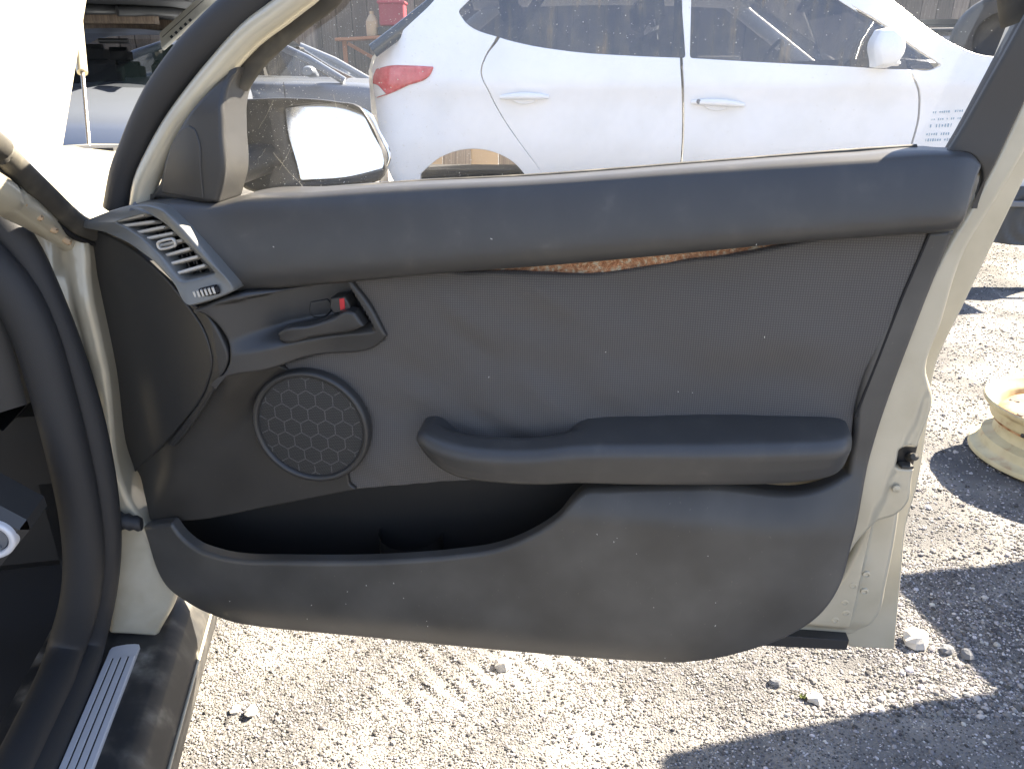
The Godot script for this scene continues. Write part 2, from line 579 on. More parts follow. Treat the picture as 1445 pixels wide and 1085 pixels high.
	m.albedo_texture = ImageTexture.create_from_image(film)
	m.transparency = BaseMaterial3D.TRANSPARENCY_ALPHA
	m.uv1_scale = Vector3(3, 3, 1)
	m.backlight_enabled = true
	m.backlight = Color(0.6, 0.6, 0.6)
	var streak := Image.create(256, 256, false, Image.FORMAT_RGBA8)
	var sn := noise_image(256, 0.05, 4, 51)
	var sn2 := noise_image(256, 0.012, 3, 52)
	for y in 256:
		for x in 256:
			var a := sn.get_pixel(x, y / 24).r * 0.65 + sn2.get_pixel(x, y).r * 0.35
			a = clampf((a - 0.45) * 3.0, 0.0, 1.0)
			streak.set_pixel(x, y, Color(0.1, 0.16, 0.26, 0.86).lerp(Color(0.4, 0.34, 0.28, 0.9), a))  # brown dirt streaks and a painted fence reflection over a bluish tint
	m = mat("dirt_reflection_glass", Color.WHITE, 0.06)
	m.albedo_texture = ImageTexture.create_from_image(streak)
	m.transparency = BaseMaterial3D.TRANSPARENCY_ALPHA
	m.uv1_scale = Vector3(1.1, 1.1, 1)
	m = mat("tinted_glass", Color(0.06, 0.1, 0.1, 0.22), 0.04)
	m.transparency = BaseMaterial3D.TRANSPARENCY_ALPHA
	mat("tinted_solid", lin(0.02, 0.03, 0.045), 0.08)
	mat("dust", lin(0.62, 0.6, 0.54), 0.9)
	mat("web", lin(0.6, 0.57, 0.46), 0.8)
	# ground and background
	m = mat("asphalt", Color.WHITE, 0.92, 0.0, 0.3)
	m.albedo_texture = ramp_texture(noise_image(1536, 0.0035, 8, 61), [[0.0, lin(0.066, 0.066, 0.067)], [0.36, lin(0.1, 0.098, 0.096)], [0.5, lin(0.13, 0.126, 0.12)], [0.64, lin(0.175, 0.168, 0.156)], [1.0, lin(0.31, 0.295, 0.27)]])
	tri_world(m, 0.47, true)
	relief(m, ImageTexture.create_from_image(noise_image(1536, 0.34, 3, 62)), 0.5)
	m = mat("stone", Color.WHITE, 0.9, 0.0, 0.3)
	m.vertex_color_use_as_albedo = true
	m = mat("pale_stone", lin(0.42, 0.4, 0.36), 0.9)
	tri_world(m, 30.0)
	relief(m, grain_t, 0.08)
	m = mat("grey_stone", lin(0.12, 0.125, 0.135), 0.9)
	tri_world(m, 30.0)
	relief(m, grain_t, 0.08)
	for i in 4:
		m = mat("board_%d" % i, Color.WHITE, 0.85)
		var k: float = [1.0, 0.72, 1.3, 0.5][i]
		var wi := Image.create(64, 256, false, Image.FORMAT_RGB8)
		var wn := noise_image(256, 0.03, 4, 70 + i)
		for y in 256:
			for x in 64:
				var q := wn.get_pixel(x * 4, y / 8).r
				var c := lin(0.13 * k, 0.1 * k, 0.075 * k).lerp(lin(0.3 * k, 0.24 * k, 0.18 * k), q)
				wi.set_pixel(x, y, c)
		m.albedo_texture = ImageTexture.create_from_image(wi)
		m.uv1_scale = Vector3(5, 0.5, 1)
	mat("rib_grey", lin(0.09, 0.09, 0.087), 0.5)
	mat("tan_card", lin(0.42, 0.3, 0.18), 0.85)
	mat("orange_wood", lin(0.3, 0.13, 0.06), 0.8)
	mat("dark_metal", lin(0.06, 0.065, 0.07), 0.5, 0.4)
	mat("grey_metal", lin(0.16, 0.17, 0.19), 0.45, 0.4)
	m = mat("rim_paint", Color.WHITE, 0.5)
	m.albedo_texture = ramp_texture(noise_image(256, 0.015, 5, 81), [[0.0, lin(0.22, 0.1, 0.045)], [0.3, lin(0.38, 0.33, 0.2)], [0.6, lin(0.45, 0.4, 0.24)], [1.0, lin(0.5, 0.44, 0.28)]])
	tri_world(m, 3.0)
	m = mat("rim_rust", Color.WHITE, 0.85)
	m.albedo_texture = ramp_texture(noise_image(256, 0.02, 5, 82), [[0.0, lin(0.08, 0.03, 0.015)], [0.4, lin(0.2, 0.085, 0.035)], [0.62, lin(0.34, 0.2, 0.1)], [1.0, lin(0.5, 0.38, 0.24)]])
	tri_world(m, 3.5)
	mat("cloth_dark", lin(0.02, 0.021, 0.023), 0.9)
	mat("cloth_grey", lin(0.09, 0.09, 0.095), 0.9)
	mat("leaf", lin(0.09, 0.11, 0.02), 0.7)
	mat("ink", lin(0.3, 0.42, 0.5), 0.6)
	mat("water", lin(0.1, 0.1, 0.1), 0.3)

func bent(mb: MB, c: Vector3, r: float, pieces := 10) -> void:
	# a rough stone: a squashed ball with pushed-in faces
	var rows := []
	for i in 6:
		var row := []
		var a := PI * i / 5.0
		for j in pieces:
			var b := TAU * j / pieces
			var k := r * rng.randf_range(0.78, 1.12)
			row.append(c + Vector3(sin(a) * cos(b) * k, cos(a) * k * 0.62, sin(a) * sin(b) * k * 0.85) if i > 0 and i < 5 else c + Vector3(0, cos(a) * r * 0.6, 0))
		rows.append(row)
	for i in 5:
		for j in pieces:
			var j2 := (j + 1) % pieces
			var mid: Vector3 = (rows[i][j] + rows[i + 1][j2]) * 0.5 - c
			if i > 0:
				mb.face([rows[i][j], rows[i][j2], rows[i + 1][j2]], mid)
			if i < 4:
				mb.face([rows[i][j], rows[i + 1][j2], rows[i + 1][j]], mid)

func shadowed_all(o: Node) -> void:
	for c in o.get_children():
		shadowed_all(c)

func _ready() -> void:
	# camera
	var cam := Camera3D.new()
	cam.name = "camera"
	cam.position = Vector3(0, 1.055, 0)
	cam.rotation_degrees = Vector3(-22.6, 0, 0)
	cam.fov = 54.02
	cam.near = 0.02
	cam.far = 400.0
	add_child(cam)
	cam.current = true
	# sky, sun, exposure
	var env := Environment.new()
	var sky := Sky.new()
	var ps := ProceduralSkyMaterial.new()
	ps.sky_top_color = Color(0.51, 0.6, 0.77)
	ps.sky_horizon_color = Color(0.84, 0.89, 0.95)
	ps.sky_curve = 0.16
	ps.ground_bottom_color = Color(0.3, 0.28, 0.26)
	ps.ground_horizon_color = Color(0.6, 0.6, 0.6)
	ps.sky_energy_multiplier = 0.6
	sky.sky_material = ps
	env.background_mode = Environment.BG_SKY
	env.sky = sky
	env.tonemap_mode = Environment.TONE_MAPPER_LINEAR
	env.tonemap_exposure = 8.5
	env.sdfgi_enabled = true
	env.ssao_enabled = true
	env.ssil_enabled = true
	var we := WorldEnvironment.new()
	we.name = "world_environment"
	we.environment = env
	add_child(we)
	var sun := DirectionalLight3D.new()
	sun.name = "sun"
	sun.light_energy = 1.6
	sun.light_color = Color(1.0, 0.945, 0.86)
	sun.light_angular_distance = 0.5
	sun.shadow_enabled = true
	var towards := Vector3(0.66, 0.60, -0.44).normalized()
	sun.transform = Transform3D(Basis.looking_at(-towards), Vector3(0, 6, 0))
	add_child(sun)
	make_textures_and_materials()
	build_ground()
	build_car()
	build_white_car()
	build_silver_car()
	build_yard()
	build_wheel()
	build_shade_trailer()

var bumps := FastNoiseLite.new()

func bed_height(x: float, z: float) -> float:
	bumps.seed = 77
	bumps.frequency = 3.0
	bumps.fractal_octaves = 3
	var edge := ss(-0.9, -0.7, x) * ss(2.5, 2.2, x) * ss(-3.4, -3.0, z) * ss(-0.6, -0.68, z)
	var rut := 0.0025 * sin((x * 0.8 - z * 0.6) * 160.0) * ss(0.12, 0.05, absf(x * 0.35 + z * 0.9 + 1.04)) * ss(-0.35, -0.1, x) * ss(0.5, 0.2, x)
	return edge * (0.006 + 0.0055 * bumps.get_noise_2d(x, z) + 0.0025 * bumps.get_noise_2d(x * 5.0 + 40.0, z * 5.0) + rut) - 0.002 * (1.0 - edge)

# ---- the ground and what lies on it
func build_ground() -> void:
	var mb := MB.new()
	var rows := []
	for iz in 61:
		var row := []
		for ix in 61:
			var fx := (ix - 30) / 30.0
			var fz := (iz - 30) / 30.0
			row.append(Vector3(fx * absf(fx) * 90.0, 0, fz * absf(fz) * 90.0))
		rows.append(row)
	mb.grid(rows, false, Vector3.UP)
	var g := put(mb, "ground", M.asphalt)
	tag(g, "gravelly asphalt yard", "", "", "structure")
	# the worn bed by the door: low ruts and hollows
	mb = MB.new()
	rows = []
	for iz in 141:
		var row := []
		for ix in 171:
			var x := lerpf(-0.9, 2.5, ix / 170.0)
			var z := lerpf(-3.4, -0.6, iz / 140.0)
			row.append(Vector3(x, bed_height(x, z), z))
		rows.append(row)
	mb.grid(rows, false, Vector3.UP)
	tag(put(mb, "worn_ground", M.asphalt), "worn asphalt bed with shallow ruts", "", "", "structure")
	# loose grit and gravel, thick near the open door
	var shapes := []
	for s in 5:
		var sm := MB.new()
		bent(sm, Vector3.ZERO, 1.0, 6)
		shapes.append(sm.mesh())
	var patch := FastNoiseLite.new()
	patch.seed = 9
	patch.frequency = 1.6
	var counts := [60000, 60000, 50000, 30000, 16000]
	var root := Node3D.new()
	root.name = "gravel"
	add_child(root)
	tag(root, "loose grit and gravel over the asphalt", "gravel", "", "stuff")
	for s in 5:
		var mm := MultiMesh.new()
		mm.transform_format = MultiMesh.TRANSFORM_3D
		mm.use_colors = true
		mm.mesh = shapes[s]
		var where := []
		var tint := []
		for i in counts[s]:
			var near := rng.randf() < 0.62
			var p: Vector3
			if near:
				p = Vector3(rng.randf_range(-0.62, 1.3), 0, -rng.randf_range(0.72, 1.45))
			else:
				var z := 1.0 + 4.5 * pow(rng.randf(), 1.7)
				p = Vector3(rng.randf_range(0.45, 1.2) * (0.55 + z * 0.55), 0, -z)
			var dens := patch.get_noise_2d(p.x, p.z)
			if rng.randf() > 0.78 + dens * 1.3:
				continue
			var r := 0.0011 + 0.0016 * pow(rng.randf(), 2.0) + (0.0036 * pow(rng.randf(), 8.0) if s > 2 else 0.0)
			if not near:
				r *= 1.6
			var b := Basis.from_euler(Vector3(rng.randf_range(-0.4, 0.4), rng.randf() * TAU, rng.randf_range(-0.4, 0.4))).scaled(Vector3(r, r * rng.randf_range(0.6, 1.0), r * rng.randf_range(0.7, 1.2)))
			where.append(Transform3D(b, p + Vector3(0, r * 0.2 + maxf(0.0, bed_height(p.x, p.z)), 0)))
			var k := rng.randf_range(0.05, 0.2) if rng.randf() < 0.76 else rng.randf_range(0.2, 0.46)
			tint.append(Color(k * 1.0, k * rng.randf_range(0.95, 0.99), k * rng.randf_range(0.87, 1.04)))
		mm.instance_count = where.size()
		for i in where.size():
			mm.set_instance_transform(i, where[i])
			mm.set_instance_color(i, tint[i])
		var mi := MultiMeshInstance3D.new()
		mi.name = "pebbles"
		mi.multimesh = mm
		mi.material_override = M.stone
		mi.set_meta("kind", "stuff")
		root.add_child(mi, true)
	# stones big enough to pick out
	var stones := [
		[Vector3(-0.017, 0, -1.119), 0.019, "pale_stone", "pale chunky stone lying in sunlight just under the door's bottom edge"],
		[Vector3(0.8, 0, -1.185), 0.03, "pale_stone", "flat pale stone beside the door's lower rear corner"],
		[Vector3(0.485, 0, -1.074), 0.013, "grey_stone", "small grey stone in the sunlit grit below the door"],
		[Vector3(0.884, 0, -1.147), 0.017, "grey_stone", "blue grey flat stone in shade past the door's corner"],
		[Vector3(0.85, 0, -1.16), 0.015, "grey_stone", "small dark stone in shade between two flat stones"],
		[Vector3(0.545, 0, -1.035), 0.016, "pale_stone", "pale angular stone beside a little weed on the grit"],
		[Vector3(-0.46, 0, -1.005), 0.014, "pale_stone", "pale brown stone on the grit near the door sill"],
		[Vector3(-0.49, 0, -1.01), 0.011, "pale_stone", "little tan stone closest to the door sill"],
		[Vector3(1.22, 0, -2.2), 0.016, "grey_stone", "dark pebble on bright ground beyond the rusty wheel"],
	]
	for st in stones:
		var sm := MB.new()
		bent(sm, Vector3(0, st[1] * 0.35, 0), st[1], 9)
		var o := put(sm, "stone", M[st[2]])
		o.position = st[0] + Vector3(0, maxf(0.0, bed_height(st[0].x, st[0].z)), 0)
		o.rotation.y = rng.randf() * TAU
		tag(o, st[3], "stone", "stones on the ground")
	var wd := MB.new()
	for i in 16:
		var a := rng.randf() * TAU
		var l := rng.randf_range(0.005, 0.013)
		var d := Vector3(cos(a), rng.randf_range(0.4, 1.6), sin(a)).normalized() * l
		var s := Vector3(-sin(a), 0, cos(a)) * 0.0022
		wd.face([d * 0.05 - s * 0.4, d * 0.6 - s, d, d * 0.6 + s, d * 0.05 + s * 0.4])
	var weed := put(wd, "weed", M.leaf)
	weed.position = Vector3(0.525, maxf(0.0, bed_height(0.525, -1.04)), -1.04)
	tag(weed, "tiny yellow green weed growing through the sunlit grit", "weed")

# ---- the car whose door stands open
func build_car() -> void:
	var car_at := frame(Vector3(-0.517, 0, -0.88), -10.6)
	var car := thing("car", "cream car with its front door swung open and its bonnet raised", "car", car_at)
	build_body(car)
	for part in car.get_children():
		part.transform = Transform3D(Basis.from_scale(Vector3.ONE * 1.1), Vector3(0, -0.1055, 0))
	var door := Node3D.new()
	door.name = "front_door"
	car.add_child(door)
	door.transform = car_at.affine_inverse() * frame(Vector3(0, 0, -0.82), 8.0)
	door.set_meta("label", "open front door with dark worn trim and a sagging cloth panel")
	build_door_trim(door)
	build_vent(door)
	build_door_shell(door)

func w_lower(u: float, v: float) -> float:
	return 0.008 + 0.04 * ss(0.655, 0.56, v) * (1.0 - 0.75 * ss(0.3, 0.47, u) * ss(0.4, 0.6, v)) - 0.022 * pow(ss(0.43, 0.32, v), 2.0) - 0.045 * pow(ss(-0.3, -0.53, u), 1.5) * 0.8 - 0.014 * ss(0.2, 0.45, u) * ss(0.5, 0.36, v)

func w_belt(u: float, v: float) -> float:
	var t := (v - (0.8585 + 0.119 * u)) / (0.0905 - 0.036 * u)
	var w := 0.042 - 0.018 * pow(maxf(0.0, (t - 0.25) / 0.75), 1.6) - 0.007 * pow(maxf(0.0, t), 14.0) - 0.012 * pow(maxf(0.0, (0.24 - t) / 0.24), 2.0)
	return w + 0.018 * ss(-0.3, -0.42, u) - 0.014 * pow(ss(0.41, 0.458, u), 2.0)

func w_mid(u: float, v: float) -> float:
	var d := (u + 0.331) * 0.693 - (v - 0.726) * 0.721
	var e := 0.05 + minf(0.0, u + 0.335) * 0.42
	return lerpf(e, 0.006, ss(-0.005, 0.055, d)) - 0.01 * ss(0.55, 0.48, v) * ss(-0.4, -0.52, u)

func w_handle(u: float, v: float) -> float:
	var w := lerpf(0.015, 0.06, ss(-0.2, -0.345, u))
	var a := u + 0.24
	var b := v - (0.802 + 0.14 * a)
	var m := ss(-0.095, -0.02, a) * ss(0.0655, 0.06, a + b * 0.5) * ss(0.026, 0.0215, b) * ss(-0.04, -0.016, b)
	return w - 0.03 * m - 0.004 * ss(-0.03, -0.06, b) * ss(-0.06, 0.0, a)

func build_door_trim(door: Node3D) -> void:
	var folds := FastNoiseLite.new()
	folds.seed = 4
	folds.frequency = 5.0
	folds.fractal_octaves = 2
	var mb := MB.new()
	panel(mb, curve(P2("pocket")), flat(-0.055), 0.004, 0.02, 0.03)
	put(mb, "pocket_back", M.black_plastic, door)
	# a bottle shaped bay and the floor inside the pocket
	mb = MB.new()
	var rows := []
	for i in 9:
		var a := PI * i / 8.0
		rows.append([Vector3(-0.15 + 0.045 * cos(a), 0.40, -0.055 + 0.05 * sin(a)), Vector3(-0.15 + 0.045 * cos(a), 0.462, -0.055 + 0.05 * sin(a))])
	mb.grid(rows, false, Vector3(0, 0, 1))
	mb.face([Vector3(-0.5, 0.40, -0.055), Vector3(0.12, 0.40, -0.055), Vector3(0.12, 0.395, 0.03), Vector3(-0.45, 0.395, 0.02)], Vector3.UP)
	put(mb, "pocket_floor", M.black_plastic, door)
	mb = MB.new()
	panel(mb, curve(P2("foam"), 0.02), func(u, v): return -0.004 + 0.004 * folds.get_noise_2d(u * 6.0, v * 6.0), 0.003, 0.01, 0.008)
	put(mb, "foam_strip", M.rusty_foam, door).set_meta("label", "strip of rusty orange foam showing above the sagging cloth")
	mb = MB.new()
	panel(mb, curve(P2("fabric"), 0.006, 0.002), func(u, v): return 0.002 + 0.009 * folds.get_noise_2d(u * 0.6, v * 1.4) * ss(0.42, 0.3, u) + 0.0042 * folds.get_noise_2d(u * 2.0 + v * 2.4 + 9.0, v * 1.4) * ss(0.35, -0.05, u) + 0.005 * ss(0.73, 0.80, v) + 0.004 * ss(0.86, 0.83, v) * ss(0.3, 0.0, absf(u - 0.03)), 0.004, 0.008, 0.008)
	put(mb, "cloth_panel", M.cloth, door).set_meta("label", "grey woven cloth insert come loose along its top edge")
	mb = MB.new()
	panel(mb, curve(P2("belt"), 0.006, 0.004), w_belt, 0.005, 0.045, 0.007)
	put(mb, "belt_trim", M.belt_plastic, door)
	mb = MB.new()
	mb.tube(open_curve([Vector3(-0.31, 0.916, -0.022), Vector3(-0.126, 0.936, -0.022), Vector3(0.028, 0.947, -0.022), Vector3(0.201, 0.963, -0.022), Vector3(0.337, 0.976, -0.022), Vector3(0.405, 0.9815, -0.022)], 0.02), 0.006, 0.004, Vector3(0, 0, 1), 8)
	put(mb, "glass_wiper_seal", M.dusty_rubber, door)
	mb = MB.new()
	panel(mb, curve(P2("mid"), 0.006, 0.002), w_mid, 0.0025, 0.02, 0.007)
	put(mb, "middle_trim", M.shaded_middle_plastic, door)
	mb = MB.new()
	mb.tube([Vector3(0.423, 0.906, 0.0075), Vector3(0.409, 0.837, 0.0075), Vector3(0.398, 0.77, 0.0075), Vector3(0.386, 0.7, 0.0075)], 0.0016, 0.0012, Vector3(0, 0, 1), 8)
	put(mb, "trim_seam", M.deep_black, door)
	mb = MB.new()
	panel(mb, curve(P2("lower"), 0.006, 0.004), w_lower, 0.006, 0.012, 0.008)
	put(mb, "lower_trim", M.dark_plastic, door)
	# the pod at the hinge end
	mb = MB.new()
	panel(mb, PackedVector2Array([Vector2(-0.512, 0.872), Vector2(-0.35, 0.875), Vector2(-0.325, 0.6), Vector2(-0.4, 0.53), Vector2(-0.5, 0.52), Vector2(-0.527, 0.56)]), flat(-0.05), 0.002, 0.02, 0.1)
	put(mb, "pod_backing", M.black_plastic, door)
	mb = MB.new()
	panel(mb, curve(P2("podface"), 0.008, 0.003), func(u, v): return 0.052 + minf(0.0, u + 0.345) * 0.42 - 0.006 * ss(0.6, 0.54, v), 0.003, 0.03, 0.012)
	put(mb, "dash_side_cover", M.smooth_dark_plastic, door)
	mb = MB.new()
	panel(mb, curve(P2("podrim"), 0.005, 0.002), func(u, v): return 0.0565 + minf(0.0, u + 0.335) * 0.42, 0.003, 0.03, 0.005)
	put(mb, "pod_rim", M.smooth_dark_plastic, door)
	mb = MB.new()
	panel(mb, curve(P2("handle"), 0.004, 0.003), w_handle, 0.004, 0.03, 0.0028)
	put(mb, "handle_bezel", M.smooth_dark_plastic, door)
	mb = MB.new()
	panel(mb, curve(P2("lever"), 0.003, 0.002), func(u, v): return 0.0225 + 0.012 * ss(-0.19, -0.26, u) + 0.003 * ss(0.765, 0.79, v), 0.004, 0.016, 0.004)
	put(mb, "door_handle_lever", M.smooth_dark_plastic, door)
	mb = MB.new()
	panel(mb, curve(P2("lockbtn"), 0.002, 0.001), func(u, v): return w_handle(u, v) + 0.0025, 0.0015, 0.01, 0.004)
	put(mb, "lock_surround", M.smooth_dark_plastic, door)
	mb = MB.new()
	panel(mb, curve(P2("locktab"), 0.002, 0.001), flat(0.013), 0.0025, 0.02, 0.004)
	put(mb, "lock_button", M.smooth_dark_plastic, door)
	mb = MB.new()
	panel(mb, curve(P2("redtab"), 0.002, 0.001), flat(0.0142), 0.001, 0.004, 0.004)
	put(mb, "red_lock_mark", M.red_plastic, door).set_meta("label", "small red mark on the lock button")
	build_speaker(door)
	build_armrest(door)
	# the corner cover by the mirror
	mb = MB.new()
	panel(mb, curve(P2("sail"), 0.005, 0.003), func(u, v): return 0.022 - 0.03 * ss(-0.33, -0.44, u) - 0.01 * ss(0.95, 1.05, v) - 0.02 * ss(1.01, 1.07, v), 0.006, 0.05, 0.008)
	put(mb, "mirror_corner_cover", M.smooth_dark_plastic, door)
	mb = MB.new()
	panel(mb, curve(P2("sailcap"), 0.004, 0.002), func(u, v): return 0.0235 - 0.03 * ss(-0.33, -0.44, u) - 0.01 * ss(0.95, 1.05, v), 0.0015, 0.004, 0.008)
	put(mb, "tweeter_cap", M.smooth_dark_plastic, door)

func build_speaker(door: Node3D) -> void:
	var c := Vector3(-0.249, 0.6485, 0.011)
	var b := Basis(Vector3(1, 0, 0), Vector3(0, 0, 1), Vector3(0, -1, 0))
	var mb := MB.new()
	mb.lathe(c, b, [Vector2(0.0755, -0.004), Vector2(0.0755, 0.004), Vector2(0.0745, 0.0075), Vector2(0.0725, 0.0092), Vector2(0.0700, 0.0092), Vector2(0.0682, 0.0078), Vector2(0.0672, 0.005), Vector2(0.0668, 0.0)], 72)
	mb.smooth_all(0.3)
	put(mb, "speaker_ring", M.smooth_dark_plastic, door)
	# the perforated grille: a domed sheet with real rows of holes in its relief, and raised honeycomb ribs
	var im := Image.create(512, 512, false, Image.FORMAT_RGB8)
	var hm := Image.create(512, 512, false, Image.FORMAT_RGB8)
	for y in 512:
		for x in 512:
			var py := y / 16.0
			var px := x / 16.0 + (0.5 if int(py) % 2 else 0.0)
			var d := Vector2(px - floor(px) - 0.5, py - floor(py) - 0.5).length()
			var k := clampf((d - 0.3) * 12.0, 0.0, 1.0)
			im.set_pixel(x, y, lin(0.006, 0.006, 0.006).lerp(lin(0.05, 0.05, 0.049), k))
			hm.set_pixel(x, y, Color(k, k, k))
	im.generate_mipmaps()
	var m := mat("speaker_mesh", Color.WHITE, 0.55)
	m.albedo_texture = ImageTexture.create_from_image(im)
	m.uv1_scale = Vector3(15, 15, 1)
	relief(m, ImageTexture.create_from_image(hm), 0.05)
	mb = MB.new()
	var rows := []
	for i in 13:
		var row := []
		for j in 64:
			var r := 0.067 * i / 12.0
			var a := TAU * j / 64
			row.append(c + Vector3(cos(a) * r, sin(a) * r, 0.0045 + 0.004 * (1.0 - pow(i / 12.0, 2.0))))
		rows.append(row)
	mb.grid(rows, true, Vector3(0, 0, 1))
	for i in mb.v.size():
		mb.t[i] = Vector2(mb.v[i].x, mb.v[i].y)
		mb.n[i] = Vector3((mb.v[i].x - c.x) * 1.6, (mb.v[i].y - c.y) * 1.6, 1.0).normalized()
	put(mb, "speaker_grille", m, door)
	mb = MB.new()
	var s := 0.0125
	for qy in range(-6, 7):
		for qx in range(-6, 7):
			var h := Vector2(sqrt(3.0) * s * (qx + (0.5 if qy & 1 else 0.0)), 1.5 * s * qy)
			for k in 3:
				var a0 := PI / 6.0 + PI / 3.0 * k
				var p0 := h + Vector2(cos(a0), sin(a0)) * s
				var p1 := h + Vector2(cos(a0 + PI / 3.0), sin(a0 + PI / 3.0)) * s
				if p0.length() > 0.066 and p1.length() > 0.066:
					continue
				if p0.length() > 0.066 or p1.length() > 0.066:
					var inner_p := p0 if p0.length() < p1.length() else p1
					var outer_p := p1 if p0.length() < p1.length() else p0
					var f := 1.0
					while inner_p.lerp(outer_p, f).length() > 0.066:
						f -= 0.05
					p0 = inner_p
					p1 = inner_p.lerp(outer_p, f)
				if p0.distance_to(p1) < 0.001:
					continue
				var e := (p1 - p0).normalized()
				var z := 0.0045 + 0.004 * (1.0 - pow((p0 + p1).length() * 0.5 / 0.067, 2.0))
				mb.box(c + Vector3((p0.x + p1.x) * 0.5, (p0.y + p1.y) * 0.5, z), Vector3(p0.distance_to(p1), 0.0011, 0.0007), Basis(Vector3(e.x, e.y, 0), Vector3(-e.y, e.x, 0), Vector3(0, 0, 1)))
	put(mb, "honeycomb_ribs", M.rib_grey, door).set_meta("kind", "stuff")

func build_armrest(door: Node3D) -> void:
	# sections along the door: u, top at the back, top at the front, bottom, how far it stands out, how much the pull cup is cut
	var keys := [
		[-0.108, 0.652, 0.652, 0.652, 0.036, 0.0], [-0.107, 0.662, 0.6615, 0.643, 0.044, 0.0], [-0.098, 0.667, 0.666, 0.634, 0.053, 0.0], [-0.085, 0.668, 0.665, 0.6255, 0.06, 0.05], [-0.065, 0.667, 0.662, 0.617, 0.066, 0.5],
		[-0.04, 0.666, 0.660, 0.613, 0.069, 1.0], [0.0, 0.667, 0.660, 0.612, 0.07, 1.0], [0.04, 0.670, 0.664, 0.614, 0.071, 0.9], [0.065, 0.675, 0.669, 0.617, 0.071, 0.45], [0.09, 0.680, 0.673, 0.620, 0.071, 0.0], [0.15, 0.685, 0.678, 0.623, 0.071, 0.0],
		[0.229, 0.690, 0.684, 0.629, 0.071, 0.0], [0.3, 0.694, 0.690, 0.635, 0.069, 0.0], [0.34, 0.696, 0.692, 0.6405, 0.065, 0.0], [0.362, 0.696, 0.692, 0.645, 0.058, 0.0], [0.374, 0.694, 0.690, 0.650, 0.046, 0.0], [0.380, 0.690, 0.687, 0.658, 0.032, 0.0], [0.3815, 0.682, 0.681, 0.668, 0.018, 0.0],
	]
	var rows := []
	var n := 64
	for i in n + 1:
		var s := float(i) / n * (keys.size() - 1)
		var k := mini(int(s), keys.size() - 2)
		var f := s - k
		var q := []
		for j in 6:
			q.append(cubic_interpolate(keys[k][j], keys[k + 1][j], keys[maxi(k - 1, 0)][j], keys[mini(k + 2, keys.size() - 1)][j], f))
		var row := []
		var d: float = q[4]
		var h: float = maxf(q[2] - q[3], 0.0005)
		var r := minf(0.016, h * 0.42)
		var r2 := minf(0.012, h * 0.4)
		var cup: float = clampf(q[5], 0.0, 1.0)
		# across: from the door at the top, over the front, to the door underneath
		for j in 8:
			var t := j / 7.0
			var w := lerpf(0.0, d - r, t)
			var v := lerpf(q[1], q[2], pow(t, 1.5))
			v -= 0.034 * cup * (1.0 - ss(0.42, 0.62, t))
			row.append(Vector3(q[0], v, w))
		for j in range(1, 7):
			var a := PI * 0.5 * j / 6.0
			row.append(Vector3(q[0], q[2] - r + r * cos(a), d - r + r * sin(a)))
		for j in range(1, 5):
			row.append(Vector3(q[0], lerpf(q[2] - r, q[3] + r2, j / 5.0), d - 0.001 * j))
		for j in 6:
			var a := PI * 0.5 * j / 5.0
			row.append(Vector3(q[0], q[3] + r2 - r2 * sin(a), d - 0.006 - r2 + r2 * cos(a)))
		row.append(Vector3(q[0], q[3] + 0.001, d * 0.4))
		row.append(Vector3(q[0], q[3] + 0.004, 0.0))
		rows.append(row)
	var mb := MB.new()
	mb.grid(rows, false, Vector3(0, 0.3, 1))
	put(mb, "armrest", M.belt_plastic, door)
	mb = MB.new()
	for i in 9:
		var p := Vector3(-0.03 + i * 0.01, 0.651 + rng.randf_range(-0.001, 0.001), 0.045 + rng.randf_range(-0.004, 0.004))
		mb.tube([p, p + Vector3(rng.randf_range(-0.006, 0.006), 0.002, rng.randf_range(-0.003, 0.003)), p + Vector3(rng.randf_range(-0.009, 0.009), 0.001, 0.004)], 0.0003, 0.0003, Vector3.UP, 5)
	for i in 70:
		var u := rng.randf_range(-0.4, 0.38)
		var v := rng.randf_range(0.36, 0.9)
		var w := 0.0
		if v < 0.56 and (v < 0.45 or u > 0.08):
			w = w_lower(u, v)
		elif v > 0.86 + 0.119 * u and v < 0.93 + 0.083 * u and u > -0.28:
			w = w_belt(u, v)
		elif v > 0.72 and v < 0.84 and u > -0.1:
			w = 0.013
		else:
			continue
		var l := rng.randf_range(0.0006, 0.0022)
		mb.box(Vector3(u, v, w + 0.0003), Vector3(0.0006, l, 0.0005), Basis(Vector3(0, 0, 1), rng.randfn(0.0, 0.7)))
	put(mb, "lint", M.dust, door).set_meta("kind", "stuff")

